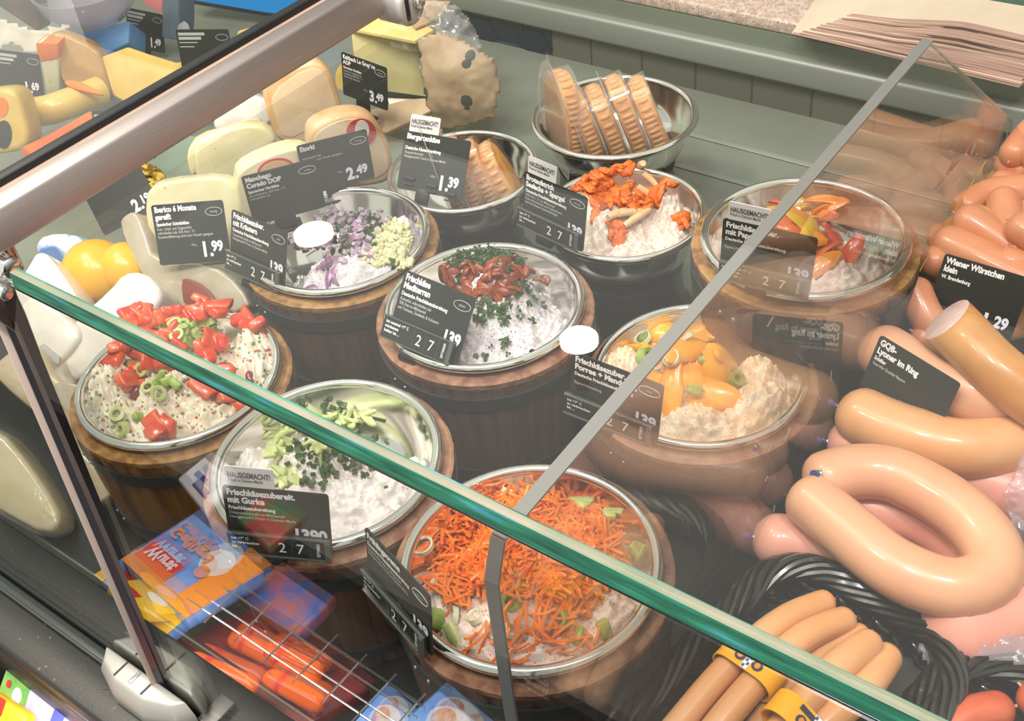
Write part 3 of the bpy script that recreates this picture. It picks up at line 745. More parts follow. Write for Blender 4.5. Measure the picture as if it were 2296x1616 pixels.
# B red onion, chives and yellow butter
def dice(a, b_, c):
    def fn(q, p, R):
        s = RND.uniform(.7, 1.25); q.box(p, (a*s, b_*s, c*s), R)
    return fn
stuff('B', 'diced_red_onion', [(760, 505, 60, 28, 60), (700, 545, 50, 18, 30), (820, 500, 60, 25, 40), (780, 560, 60, 30, 30)], dice(.0055, .0045, .0035), ONIOND, 'small lilac red onion dice strewn over the herb cream', 'red onion', .0012, .004)
om = [strip_mesh('red_onion_strip', ONIONP, .026, .009, .003, 1.4, i, .9) for i in range(3)]
scatter('B', om, 'red_onion_strip', [(735, 590, 18, 18, 4), (745, 615, 18, 15, 3), (815, 575, 10, 10, 1), (780, 530, 14, 10, 2), (700, 645, 8, 6, 1)], 'dark purple red onion strip lying on the herb cream', 'red onion', 'red onion strips', .002)
stuff('B', 'chopped_chives', [(800, 515, 50, 30, 50), (770, 545, 40, 30, 30), (830, 550, 14, 10, 5), (878, 592, 6, 5, 3), (790, 490, 60, 12, 20)], dice(.006, .0035, .003), GREEND, 'dark green chopped chives between the red onion dice', 'chives', .0012, .002)
q = MB(); x, y, z, R = BW['B']
for u, v, su, sv, n in ((880, 540, 45, 40, 230), (860, 580, 45, 20, 80), (905, 590, 20, 14, 30)):
    for _ in range(n):
        a = RND.uniform(0, 2*pi); r = sqrt(RND.random()); p_, n_ = hit('B', u+su*r*cos(a), v+sv*r*sin(a)); q.sphere(p_+Vector((0, 0, .001)), (RND.uniform(.002, .0045), RND.uniform(.002, .0045), RND.uniform(.0015, .0040)), 7, 5, basis(n_, RND.random()*6))
tag(q.build('yellow_herb_butter', EGGM), 'crumbly yellow herb butter heap beside the red onion', 'butter', kind='stuff')

# C dried tomatoes, parsley
dm = [strip_mesh('dried_tomato_strip', SUND, .022+.005*i, .0105, .0045, 1.9, i, 1.5) for i in range(4)]
scatter('C', dm, 'dried_tomato_strip', [(1050, 615, 70, 22, 20), (1090, 645, 60, 28, 20), (1130, 610, 50, 24, 12), (1060, 660, 45, 16, 8), (1165, 610, 22, 14, 5), (1225, 640, 10, 6, 1)], 'curled brown-red dried tomato strip on the herb cream', 'dried tomato', 'dried tomato strips on the herb cream', .003, .9)
def leaf(sz):
    def fn(q, p, R):
        s = sz*RND.uniform(.6, 1.2)
        for j in range(3):
            a = j*2.1+RND.random(); c = Vector((cos(a)*s*.5, sin(a)*s*.5, 0))
            pts_ = [c+Vector((cos(t)*s*.45, sin(t)*s*.36, RND.uniform(-.25, .35)*s)) for t in [2*pi*i/6 for i in range(6)]]
            up = [R @ (w_+Vector((0, 0, .0005)))+p for w_ in pts_]; lo = [R @ w_+p for w_ in pts_]
            q.rings([lo, up])
    return fn
stuff('C', 'chopped_parsley', [(1085, 578, 60, 18, 80), (1135, 592, 42, 24, 50), (1035, 588, 34, 16, 24), (1112, 690, 30, 26, 26), (1160, 650, 26, 16, 16), (1080, 722, 10, 8, 4), (1135, 725, 10, 8, 4), (1140, 768, 8, 8, 3), (1030, 640, 28, 18, 14), (1060, 700, 46, 24, 10), (1190, 700, 40, 30, 6), (1100, 790, 60, 14, 5)], leaf(.0055), PARS, 'chopped green parsley around the dried tomatoes', 'parsley', .0015, .002)

# D cucumber and chives
cm = [slice_mesh('cucumber_slice', CUC, .0115+.0025*i, .0035, i) for i in range(3)]
scatter('D', cm, 'cucumber_slice', [(612, 990, 28, 38, 12), (645, 960, 22, 18, 5), (780, 935, 45, 20, 10), (720, 930, 35, 18, 7), (720, 1010, 34, 26, 8), (620, 1060, 24, 12, 4), (660, 1075, 22, 12, 3), (770, 975, 34, 18, 6)], 'pale green cucumber slice on the smooth white cream', 'cucumber slice', 'cucumber slices on the white cream', .002, .6)
stuff('D', 'chopped_chives', [(720, 920, 60, 22, 34), (760, 960, 75, 24, 32), (720, 1025, 55, 34, 50), (690, 1060, 60, 34, 26), (780, 1030, 70, 40, 30), (850, 990, 20, 12, 4), (820, 1055, 20, 15, 3), (725, 1090, 12, 10, 2), (860, 1095, 5, 5, 1), (670, 1000, 30, 30, 10)], dice(.0050, .0034, .0026), GREEND, 'dark green chive cuts strewn over cucumber and white cream', 'chives', .0014, .002)

# E grated carrot
def shred(q, p, R):
    L = RND.uniform(.018, .042); b_ = RND.uniform(-1.6, 1.6); pts_ = []
    for i in range(6):
        t = i/5-.5; pts_.append(R @ Vector((L*t, L*b_*.22*(t*t*4-.5), RND.uniform(-.0012, .002)+.0014*(1-4*t*t)))+p)
    q.tube(pts_, RND.uniform(.0009, .0015), 4)
stuff('E', 'grated_carrot', [(1090, 1225, 92, 78, 900), (1140, 1165, 110, 60, 300), (1265, 1225, 100, 85, 900), (1170, 1260, 120, 48, 500), (1290, 1300, 60, 50, 110), (1250, 1360, 30, 60, 40), (1180, 1430, 160, 40, 34), (1020, 1310, 60, 30, 40), (990, 1250, 15, 25, 4)], shred, CARR, 'heap of bright orange grated carrot on pinkish cream', 'grated carrot', .0012, .0075)
lk = [ring_mesh('leek_ring', LEEKW, .0085, .002, .004, i) for i in range(3)]
LKL = 'pale leek ring lying on the grated carrot'
for u, v in ((1085, 1222), (1070, 1285), (1178, 1215), (1135, 1120), (1070, 1390), (1145, 1420), (960, 1240), (1025, 1385), (1230, 1200), (1120, 1410), (1300, 1350)):
    p_, n_ = hit('E', u, v); place(lk[RND.randrange(3)], 'leek_ring', p_, n_, RND.uniform(0, 6), .008 if v < 1300 else .003, LKL, 'leek ring', 'leek rings on the carrot bowl', .6)
gk = [chunk_mesh('leek_piece', GREENL, .022, .012, .006, 60), chunk_mesh('leek_piece', GREENM, .016, .012, .008, 61), ring_mesh('leek_piece', GREENM, .0085, .004, .010, 9)]
for u, v in ((1220, 1150), (1300, 1140), (1365, 1160), (1270, 1190), (1140, 1340), (1170, 1300), (1025, 1420), (1350, 1410), (1290, 1430), (1270, 1390), (1180, 1180), (1290, 1275), (985, 1390), (1235, 1175), (1420, 1250), (1095, 1215)):
    p_, n_ = hit('E', u, v); place(gk[RND.randrange(3)], 'leek_piece', p_, n_, RND.uniform(0, 6), .005, 'green leek piece strewn over the carrot bowl', 'leek piece', 'green leek pieces on the carrot bowl', .6)

# F mandarins
sm = [segment_mesh('mandarin_segment', MAND, .056, .032, .013, i) for i in range(2)]
for u, v, s in ((1500, 770, .3), (1540, 800, 1.2), (1590, 780, 2.4), (1610, 760, 3.0), (1560, 860, .6), (1520, 880, 1.9), (1480, 830, 2.6), (1620, 820, 1.5), (1470, 760, .2), (1590, 840, 5.0), (1595, 905, .4), (1450, 800, 4.2), (1570, 750, 4.0)):
    p_, n_ = hit('F', u, v); place(sm[RND.randrange(2)], 'mandarin_segment', p_, n_, s, .004, 'glossy orange mandarin segment on the lumpy cream', 'mandarin segment', 'mandarin segments', .35)
for u, v in ((1500, 790), (1555, 787), (1500, 830), (1480, 790), (1520, 815), (1460, 775)):
    p_, n_ = hit('F', u, v); place(lk[RND.randrange(3)], 'leek_ring', p_, n_, RND.uniform(0, 6), .013, 'pale leek ring lying on the mandarin segments', 'leek ring', 'leek rings on the mandarins', .3)
for u, v in ((1575, 815), (1640, 835), (1630, 860), (1610, 880), (1550, 885), (1460, 775), (1655, 770), (1430, 805), (1620, 740)):
    p_, n_ = hit('F', u, v); place(gk[1+RND.randrange(2)], 'leek_piece', p_, n_, RND.uniform(0, 6), .010, 'green leek piece beside the mandarin segments', 'leek piece', 'green leek pieces on the mandarin bowl', .4)

# G pepper strips
for mname, mm_, lst in (('red', PEPR, ((1760, 470, .5), (1850, 560, 2.2), (1905, 580, 1.4), (1870, 545, 2.6), (1840, 480, .1), (1755, 500, .3), (1845, 575, 1.2), (1790, 530, .1))), ('orange', PEPO, ((1850, 455, .2), (1870, 465, .4), (1800, 540, .2), (1840, 600, 1.0), (1880, 460, .9), (1770, 480, .4))), ('yellow', PEPY, ((1800, 480, 1.6), (1825, 500, 1.4), (1795, 510, .2), (1815, 515, 1.8)))):
    me = strip_mesh('pepper_strip', mm_, .048, .017, .0055, 1.0, 4, .5)
    for u, v, s in lst:
        p_, n_ = hit('G', u, v); place(me, 'pepper_strip', p_, n_, s, .004, 'shiny %s pepper strip on the pinkish white cream' % mname, 'pepper strip', '%s pepper strips' % mname, .3)

# H smoked fish and asparagus
fm = [lump_mesh('smoked_fish_piece', ROE, .0095+.0015*(i % 3), .007, .004, 80+i) for i in range(5)]
scatter('H', fm, 'smoked_fish_piece', [(1330, 420, 45, 22, 16), (1380, 385, 35, 12, 7), (1400, 445, 60, 22, 22), (1360, 450, 40, 16, 8), (1470, 440, 35, 14, 9), (1385, 530, 14, 26, 5), (1530, 500, 10, 16, 3), (1440, 470, 30, 10, 4), (1335, 490, 8, 10, 1), (1495, 415, 15, 8, 2)], 'crumbled bright orange smoked fish piece on the lumpy cream', 'fish piece', 'smoked fish pieces', .002, .5)
for u, v, s in ((1385, 485, .55), (1450, 450, -.25), (1415, 490, .3), (1440, 385, 1.5), (1460, 425, -.2), (1425, 495, .4)):
    p_, n_ = hit('H', u, v)
    q = MB(); q.tube([(-.017, 0, 0), (-.006, .0005, .001), (.006, 0, .001), (.016, -.001, 0), (.019, -.001, 0)], [.0035, .0042, .0042, .0034, .0012], 10)
    place(q.mesh('asparagus_piece', ASPA), 'asparagus_piece', p_, n_, s+YAW, .005, 'pale asparagus piece lying on the orange smoked fish', 'asparagus', 'asparagus pieces', .2)

# I, J packs of orange cheese
def cheese_pack(c, az, lean, hgt, wid, label, grp, th=.022):
    g = empty('cheese_pack', c, label, 'cheese pack', grp)
    g.rotation_euler = Euler((lean, 0, az), 'XYZ')
    out = [(wid/2*cos(a), hgt*.30+hgt*.70*max(sin(a), 0)**.8) for a in [pi*i/16 for i in range(17)]]
    out = [(wid*.40, 0)]+[(wid*.5, hgt*.28)]+out[1:-1]+[(-wid*.5, hgt*.28), (-wid*.40, 0)]
    q = MB(); q.rings([[(x, -th/2, z) for x, z in out], [(x, th/2, z) for x, z in out]]); lf = q.build('cheese_loaf', OBZ, g, bevel=.003)
    q = MB()
    for i in range(len(out)-1):
        (x0, z0), (x1, z1) = out[i], out[i+1]
        nseg = max(1, int(sqrt((x1-x0)**2+(z1-z0)**2)/.006))
        for j in range(nseg):
            t = (j+.5)/nseg; x, z = x0+(x1-x0)*t, z0+(z1-z0)*t
            q.sphere((x, 0, z), (.0032, th*.40, .0032), 6, 4)
    q.build('ridged_crust', OBZS, lf)
    big = [(x*1.07, z*1.05-.001) for x, z in out]
    q = MB(); q.rings([[(x, -th/2-.002, z) for x, z in big], [(x*.98, -th/2-.0045, z*.98) for x, z in big]], cap=True)
    q.rings([[(x, -th/2-.002, z) for x, z in big], [(x, th/2+.002, z) for x, z in big]], cap=False)
    q.build('clear_shell', PLSHELL, g)
    fl = [(x*1.22, z*1.16-.002) for x, z in out]
    q = MB(); n_ = len(fl)
    q.rings([[(x*1.0, -th/2-.003, z) for x, z in big], [(x, -th/2-.0035, z) for x, z in fl], [(x, -th/2-.0045, z) for x, z in fl]], cap=False)
    tp = max(fl, key=lambda a: a[1]); q.add([(-.012, -th/2-.004, tp[1]-.004), (.012, -th/2-.004, tp[1]-.004), (.004, -th/2-.006, tp[1]+.016)], [(0, 1, 2)])
    q.build('sealing_flange', PLFILM, g)
    return g
x, y, z, R = BW['J']
JP = [(-.056, -.016, 0, .120, 'tallest, first upright orange cheese pack in the rearmost bowl'), (-.023, -.004, .24, .102, 'second orange cheese pack in the rearmost bowl, leaning on the tallest'), (.008, .002, .28, .098, 'middle orange cheese pack in the rearmost bowl'), (.038, .004, .30, .108, 'fourth orange cheese pack in the rearmost bowl'), (.066, .004, .32, .102, 'last orange cheese pack in the rearmost bowl, at the side of the divider')]
for t, e, le, hh, lab in JP:
    cheese_pack((x+.76*t-.65*e*0, y+.65*t-.012, z-.052), radians(-42-6*t/.05), le, hh, .088, lab, 'orange cheese packs in the rearmost bowl', .021)
x, y, z, R = BW['I']
for t, le, hh, lab in [(-.004, .16, .106, 'orange cheese pack behind the grey card with its flat face showing'), (.022, .28, .096, 'second orange cheese pack in the bowl behind the grey card'), (.046, .36, .090, 'third orange cheese pack in the bowl behind the grey card'), (.068, .42, .084, 'outermost orange cheese pack in the bowl behind the grey card')]:
    cheese_pack((x+.76*t, y+.65*t-.010, z-.050), radians(-40-6*t/.05), le, hh, .080, lab, 'orange cheese packs behind the grey card', .018)

# ================================================================== PRICE CARDS
def text_mb(items, mat, y=0.0):
    """items: (string, x, z, size, xscale, bold, align); lies in the x-z plane facing -y"""
    vs_, fs_ = [], []
    for s, x, z, size, xs, bold, al in items:
        cu = bpy.data.curves.new('t', 'FONT'); cu.body = s; cu.size = size; cu.offset = bold*size*.03; cu.align_x = al; cu.space_line = .95; cu.resolution_u = 3
        ob = bpy.data.objects.new('t', cu); COL.objects.link(ob)
        me = bpy.data.meshes.new_from_object(ob)
        b = len(vs_); vs_ += [(v.co.x*xs+x, y, v.co.y+z) for v in me.vertices]
        fs_ += [tuple(i+b for i in p.vertices) for p in me.polygons]
        bpy.data.objects.remove(ob); bpy.data.curves.remove(cu); bpy.data.meshes.remove(me)
    return vs_, fs_
def text_obj(name, items, mat, parent, y):
    v, f = text_mb(items, mat, y)
    me = bpy.data.meshes.new(name); me.from_pydata(v, [], f); me.materials.append(mat)
    o = bpy.data.objects.new(name, me); return link(o, parent)
def rrect(w_, h, r, n=5, cx=0, cz=0):
    out = []
    for sx, sz, a0 in ((1, 1, 0), (-1, 1, pi/2), (-1, -1, pi), (1, -1, 3*pi/2)):
        for i in range(n+1):
            a = a0+pi/2*i/n; out.append((cx+sx*(w_/2-r)+r*cos(a), cz+sz*(h/2-r)+r*sin(a)))
    return out
def plate(name, w_, h, r, y0, y1, m, parent, cx=0, cz=0):
    q = MB(); o = rrect(w_, h, r, 5, cx, cz); q.rings([[(x, y0, z) for x, z in o], [(x, y1, z) for x, z in o]])
    return q.build(name, m, parent, autos=.5)
CW, CHH = .080, .066
def price_mb(pr, x, z, s):
    """big euros, raised cents, a point"""
    if '.' in pr:
        a, c = pr.split('.'); 
        wa = s*.50*len(a)
        return [(a, x-s*.40*len(c)-wa, z, s, .78, 1.6, 'LEFT'), ('.', x-s*.40*len(c)-s*.06, z, s*.9, .9, 1.6, 'LEFT'), (c, x-s*.40*len(c)+s*.06, z+s*.22, s*.70, .82, 1.6, 'LEFT')]
    return [(pr, x, z, s, .80, 1.6, 'RIGHT')]
def card(pose, label, title, sub=(), small=(), price='', oval='', holder=None, tagw=False, unit='100 g', foot=None, grp='anthracite price cards', bars=0):
    X, Y, Z, yaw, tilt, roll = pose
    g = empty('price_card', (X, Y, Z), label, 'price card', grp)
    g.matrix_world = Matrix.Translation((X, Y, Z)) @ (Matrix.Rotation(yaw, 3, 'Z') @ Matrix.Rotation(tilt, 3, 'X') @ Matrix.Rotation(roll, 3, 'Y')).to_4x4()
    plate('card_panel', CW, CHH, .003, -.0006, .0006, CARD, g)
    L = -CW/2+.003; T = CHH/2
    it = []; zz = T-.0082
    for s in title: it.append((s, L, zz, .0084, .80, 1.6, 'LEFT')); zz -= .0080
    zz += .0012
    for s in sub: it.append((s, L, zz, .0050, .80, 1.3, 'LEFT')); zz -= .0050
    if it: text_obj('title_lettering', it, WHITE, g, -.0010)
    if small:
        it = []
        for s in small: it.append((s, L, zz, .0042, .78, .5, 'LEFT')); zz -= .0043
        text_obj('small_lettering', it, GREYPR, g, -.0010)
    if bars:                                            # writing too small and blurred to read: plain pale lines
        q = MB()
        for i in range(bars): q.box((L+(.040-.006*i)/2, -.0008, T-.0065-.0062*i), (.040-.006*i, .0004, .0042 if i < 2 else .0014))
        q.build('blurred_lettering', GREYPR, g, smooth=False)
    if unit: text_obj('unit_lettering', [(unit, -.002, -.014, .0034, .85, .2, 'LEFT')], GREYPR, g, -.0010)
    if price: text_obj('price_lettering', price_mb(price, CW/2-.003, -CHH/2+(.007 if not holder else .0165), .022 if '.' in price else .0165), LILAC, g, -.0012)
    if oval is not None:
        q = MB(); n = 40; ox, oz, ra, rb_ = CW/2-.0115, T-.0115, .0095, .0048
        q.rings([[(ox+ra*f_*cos(t), yy, oz+rb_*f2*sin(t)) for f_, f2, yy in ((1, 1, -.0006), (1, 1, -.0011), (.93, .87, -.0011), (.93, .87, -.0006))] for t in [2*pi*i/n for i in range(n)]], True)
        ov = q.build('oval_badge', GREYPR, g, smooth=False)
        if oval: text_obj('badge_lettering', [(oval, ox, oz-.001, .0034, .85, .2, 'CENTER')], GREYPR, ov, -.0010)
    if holder:
        zc, xo, hw = holder[0], holder[1], .080
        ho = plate('date_holder', hw, .0225, .001, -.0042, -.0012, HOLD, g, xo, zc)
        q = MB(); q.box((xo, -.0046, zc+.0108), (hw, .0022, .0012)); q.box((xo, -.0046, zc-.0108), (hw, .0022, .0012)); q.box((xo+hw/2-.0022, -.0055, zc), (.0042, .0030, .0205))
        for a in (-.004, .010, .024): q.box((xo+a, -.0043, zc), (.0004, .0005, .019))
        q.build('clear_frame', M('smoky_clear_rim', '#555a56', .12, spec=.8), ho, smooth=False)
        text_obj('date_lettering', [('2', xo-.001, zc-.0055, .0150, .85, .1, 'LEFT'), ('7', xo+.013, zc-.0055, .0150, .85, .1, 'LEFT')], WHITE, ho, -.0046)
        text_obj('notice_lettering', [(s, xo-hw/2+.003, zc+.0045-.0045*i, .0040, .86, .9, 'LEFT') for i, s in enumerate(holder[2])], WHITE, ho, -.0046)
        v, f = text_mb([('SEPTEMBER', 0, 0, .0036, .9, .5, 'CENTER')], WHITE, -.0046)
        v = [(xo+.0315-b_[2], b_[1], zc+b_[0]*.9) for b_ in v]
        me = bpy.data.meshes.new('month_lettering'); me.from_pydata(v, [], f); me.materials.append(WHITE); link(bpy.data.objects.new('month_lettering', me), ho)
        q = MB(); q.tube([(xo-.016, .004, zc-.020), (xo+.002, .004, zc-.020)], .0075, 16); q.box((xo-.007, .001, zc-.013), (.012, .006, .012)); q.build('rim_clip', BLACKPL, g, bevel=.0008)
    elif foot == 'clip':
        q = MB()
        for a, zz2 in ((-.026, -.020), (.002, -.024), (.026, -.030)): q.box((a, -.0018, zz2), (.013, .003, .004)); q.box((a, -.0018, zz2-.0065), (.013, .003, .0015))
        q.box((-.008, .0, -CHH/2-.006), (.016, .004, .020)); q.build('stand_clip', BLACKPL, g, bevel=.0006)
    elif foot:
        q = MB(); hgt = foot; q.box((-.006, .002, -CHH/2-hgt/2+.012), (.024, .003, hgt+.02)); q.box((-.006, .006, -CHH/2-hgt+.002), (.034, .018, .004)); q.build('stand_foot', BLACKPL, g, bevel=.0008)
    if tagw:
        wv = plate('white_tag', .036, .021, .002, -.0002, .0006, TAGW, g, -CW/2+.022, T+.0090)
        text_obj('tag_lettering', [('HAUSGEMACHT!', -CW/2+.0055, T+.0092, .0076, .56, .7, 'LEFT'), ('Frisch in Deinem Markt', -CW/2+.0055, T+.0050, .0044, .62, .4, 'LEFT')], INK, wv, -.0006)
    return g
BM = ('bei maximal +7° C', 'mindestens', 'haltbar bis ...'); BV = ('bei +7° C', 'zu verbrauchen', 'bis ...')
card((-.586, .580, .946, .11, -.60, .10), 'grey price card clipped before the dried tomato bowl, reading Mediterran', ('Frischkäse', 'Mediterran'), ('Deutsche Frischkäsezubereitung',), ('Kuhmilch, mikrobielles Lab', '70% Fett im Milchanteil', 'mit Tomaten, Zwiebeln & Kräutern'), '139', 'pikant', (-.024, -.006, BM), unit='')
card((-.366, .551, .971, .10, -.02, .09), 'grey price card before the mandarin bowl, half behind the divider edge', ('Frischkäsezuber.', 'Porree + Mandarine'), ('Deutsche Frischkäsezubereitung',), ('', 'Eigene Herstellung'), '139', 'mild', (-.023, -.004, BV))
card((-.401, .316, .959, -.27, -.12, .03), 'black price card seen edge-on at the rim of the carrot bowl', ('Frühlingscreme',), ('Deutsche Frischkäsezubereitung',), ('Doppelrahmstufe im Milchanteil', 'Hausgemacht! Frisch in Deinem Markt'), '139', 'pikant', (-.024, -.004, BV))
card((-.519, .315, .964, .54, -.09, .13), 'black price card with white tag before the cucumber bowl, priced 13,90', ('Frischkäsezubereit.', 'mit Gurke'), ('Frischkäsezubereitung',), ('Doppelrahmstufe im Milchanteil', 'Hausgemacht! Frisch in Deinem Markt'), '1390', None, (-.023, .000, BV), True)
card((-.322, .727, 1.013, .19, .12, .06), 'grey price card with white tag before the pepper bowl, crossed by the divider edge', ('Frischkäsezuber.', 'mit Paprika'), ('Deutsche Frischkäsezubereitung',), ('', 'Eigene Herstellung'), '139', None, (-.024, .000, BM), True)
card((-.586, .784, .941, -.04, -.09, .09), 'grey price card with white tag before the smoked fish bowl', ('Brotaufstrich', 'Seelachs + Spargel'), ('Deutsche Frischkäsezubereitung',), ('70% Fett i. Tr. im Milchanteil', 'Kann die Aktivität und Aufmerksam-', 'keit bei Kindern beeinträchtigen'), '139', 'würzig', (-.022, -.004, BV), True)
card((-.768, .808, .932, .34, -.62, .09), 'grey price card with white tag before the packed cheese bowl, reading Biergartenkäse', ('Biergartenkäse',), ('', 'Deutsche Käsezubereitung'), ('Doppelrahmstufe', 'Hausgemacht! Frisch in Deinem Markt'), '1.39', None, None, True, foot='clip')
card((-.830, .589, .933, .03, -.34, .05), 'grey price card before the red onion bowl, reading mit Kräutern', ('Frischkäsezuber.', 'mit Kräutern'), ('Deutsche Frischkäsezubereitung',), ('Doppelrahmstufe im Milchanteil', 'Hausgemacht! Frisch in Deinem Markt'), '139', 'mild', (-.024, -.004, BV), unit='')
card((-.854, .742, .948, .96, .07, .01), 'grey price card reading Etorki before the round peach cheese', ('Etorki',), (), ('', 'mikrobielles Lab', 'Rinde nicht zum Verzehr geeignet'), '2.49', 'würzig', None, foot=.02)
card((-.843, .652, .964, .97, .12, .01), 'grey price card reading Manchego behind the red onion bowl', ('Manchego', 'Curado DOP'), ('Spanischer Hartkäse',), ('aus Schafmilch, 50% Fett i. Tr.', 'mikrobielles Lab'), '', 'kräftig', None, foot=.02, unit='')
card((-.927, .580, .928, .60, -.48, -.01), 'grey price card reading Iberico leaning on a cheese slab, priced 1,99', ('Iberico 6 Monate', 'gereift'), ('Spanischer Schnittkäse',), ('Kuh-, Schaf- und Ziegenmilch', 'mikrobielles Lab, 45% Fett i. Tr.', 'Kunststoffüberzug nicht zum Verzehr geeignet'), '1.99', 'würzig', None)
card((-1.073, 1.017, .866, .06, -.08, .12), 'grey price card before the big wrapped hard cheese, priced 3,49', ('Kaltbach Le Gruyère', 'AOP'), ('Schweizer Hartkäse',), ('Rohmilch, tierisches Lab', 'mindestens 49% Fett i. Tr.', 'Rinde nicht verzehren'), '3.49', 'würzig', None, foot=.03)
card((-.183, .897, .902, .06, -.36, .05), 'dark price card standing among the small wieners, priced 1,29', ('Wiener Würstchen', 'klein'), ('W. Brandenburg',), (), '1.29', None, None, foot=.03, unit='')
card((-.191, .739, .909, -.23, -.26, .08), 'dark price card on a black foot before the lyoner rings, priced 1,19', ('GQB-', 'Lyoner im Ring'), ('Schiller',), ('Geprüfte Qualität Bayern',), '1.19', None, None, foot=.02)
card((-.152, .338, .868, 0, -.15, 0), 'dark price card in the larger basket, seen mirrored low in the divider', ('Geflügel', 'Wiener'), ('Hohenlohe',), (), '1.49', None, None, unit='')
card((-1.655, 1.080, .800, .19, -.28, .06), 'grey price card beside the blue box at the far cheese end', (), (), (), '1.49', '', None, foot=.02, bars=4, unit='')
card((-1.564, .785, .878, .42, -.24, .11), 'grey price card before the cheese stick with orange label', (), (), (), '1.69', '', None, foot=.03, bars=3, unit='')
card((-1.150, .640, .870, .62, -.75, -.42), 'dark price card lying tilted behind the yellow wax cheese', (), (), (), '2.19', None, None, bars=1, unit='')
card((-1.33, .955, .885, .55, -.2, .05), 'grey price card half hidden by the support beam, behind the yellow cheese', (), (), (), '1.59', '', None, foot=.03, bars=4, unit='')
card((-1.27, .745, .872, .5, -.3, .0), 'dark price card under the steel beam beside the pale cheese slab', (), (), (), '1.69', None, None, foot=.02, bars=2, unit='')

# ================================================================== CHEESES
def prism_px(outl, p0, n, th, name, m, label=None, cat=None, bev=.006, it=1, parent=None, group=None, wob=0):
    """a solid whose front outline is given on a plane in space; th = its depth behind that plane"""
    n = Vector(n).normalized(); p0 = Vector(p0)
    pts_ = [onplane(u, v, p0, n) for u, v in (chaikin(outl, it) if it else outl)]
    c = sum(pts_, Vector())/len(pts_)
    org = c if parent is None else parent.matrix_world.translation
    q = MB(); q.rings([[p-org for p in pts_], [p-n*th-org for p in pts_]])
    o = q.build(name, m, parent, bevel=bev, bseg=3, autos=1.0)
    if parent is None: o.location = org; bpy.context.view_layer.update()
    return tag(o, label, cat, group)
def label_px(uv, ru, rv, p0, n, name, m, parent, rot=0, off=.0012, th=.001, seg=28):
    outl = [(uv[0]+ru*cos(t)*cos(rot)-rv*sin(t)*sin(rot), uv[1]+ru*cos(t)*sin(rot)+rv*sin(t)*cos(rot)) for t in [2*pi*i/seg for i in range(seg)]]
    n = Vector(n).normalized()
    return prism_px(outl, Vector(p0)+n*off, n, th, name, m, None, None, 0, 0, parent)
def tilt(yaw, up): return Vector((sin(yaw)*cos(up), -cos(yaw)*cos(up), sin(up)))

# upright slabs
P_, N_ = (-.955, .625, .93), tilt(.60, .35)
prism_px([(322, 440), (345, 415), (420, 400), (505, 396), (535, 425), (548, 520), (540, 590), (375, 605), (335, 560)], P_, N_, .022, 'cheese_slab', CHPALE, 'pale cheese slab directly behind the Iberico price card', 'cheese', .004)
prism_px([(330, 425), (360, 405), (500, 392), (532, 420), (545, 560), (340, 560)], Vector(P_)-N_.normalized()*.028, N_, .022, 'cheese_slab', CHPALE, 'second pale cheese slab standing behind the Iberico slab', 'cheese', .004)
P_, N_ = (-.885, .70, .955), tilt(.97, .05)
o = prism_px([(527, 400), (555, 370), (640, 335), (690, 335), (708, 352), (722, 450), (575, 520), (540, 480)], P_, N_, .03, 'cheese_slab', CHPALE, 'pale cheese slab with red ring label behind the Manchego card', 'cheese', .005)
label_px((620, 385), 44, 30, P_, N_, 'red_ring_label', REDL, o, -.2); label_px((620, 386), 38, 25, P_, N_, 'label_centre', CHRIND, o, -.2, .0018)
P_, N_ = (-.895, .80, .94), tilt(.96, .05)
o = prism_px([(690, 315), (698, 285), (760, 256), (825, 255), (858, 290), (882, 345), (884, 400), (850, 420), (700, 430)], P_, N_, .035, 'round_cheese', CHRIND, 'round peach cheese with red oval label behind the Etorki card', 'cheese', .008, 2)
prism_px([(703, 318), (712, 295), (765, 268), (820, 266), (848, 296), (870, 345), (872, 398), (710, 425)], Vector(P_)+N_*.0010, N_, .002, 'cut_face', CHPINK, None, None, .0006, 2, o)
label_px((810, 296), 33, 30, P_, N_, 'red_oval_label', REDL, o, 0, .0026); label_px((812, 292), 16, 22, P_, N_, 'label_centre', WHL, o, 0, .0034)
P_, N_ = (-1.02, .87, .93), tilt(.9, .15)
o = prism_px([(588, 205), (598, 182), (690, 136), (735, 148), (758, 205), (772, 262), (700, 292), (688, 325), (625, 322), (603, 270)], P_, N_, .035, 'cheese_slab', CHRIND, 'tall pale orange cheese slab beside the steel beam', 'cheese', .008)
prism_px([(606, 208), (690, 150), (728, 158), (748, 208), (762, 260), (700, 286), (640, 316), (618, 268)], Vector(P_)+N_*.0010, N_, .002, 'cut_face', CHPINK, None, None, .0006, 1, o)
P_, N_ = (-1.05, .77, .92), tilt(.8, .25)
prism_px([(432, 335), (450, 310), (545, 276), (600, 284), (628, 325), (545, 365), (530, 410), (440, 415)], P_, N_, .03, 'cheese_slab', CHPALE, 'creamy pale cheese slab lying under the tall orange slab', 'cheese', .006)
prism_px([(416, 345), (440, 310), (520, 290), (570, 272), (592, 282), (560, 330), (440, 390), (428, 400)], Vector(P_)-N_.normalized()*.034, N_, .03, 'cheese_slab', CHPALE, 'second creamy cheese slab tucked behind the pale slab', 'cheese', .006)
prism_px([(495, 235), (590, 205), (625, 280), (520, 300), (470, 290)], (-1.12, .87, .88), tilt(.7, .4), .04, 'wrapped_cheese', CHWHITE, 'film-wrapped cheese under the beam beside the tall slab', 'cheese', .008)
P_, N_ = atz(930, 200, .80), tilt(.33, .05)
o = prism_px([(785, 62), (930, 90), (944, 160), (957, 218), (880, 208), (800, 198)], P_, N_, .10, 'hard_cheese_block', CHGRU, 'large wrapped hard cheese block at the back by the tiles', 'cheese', .003, 0)
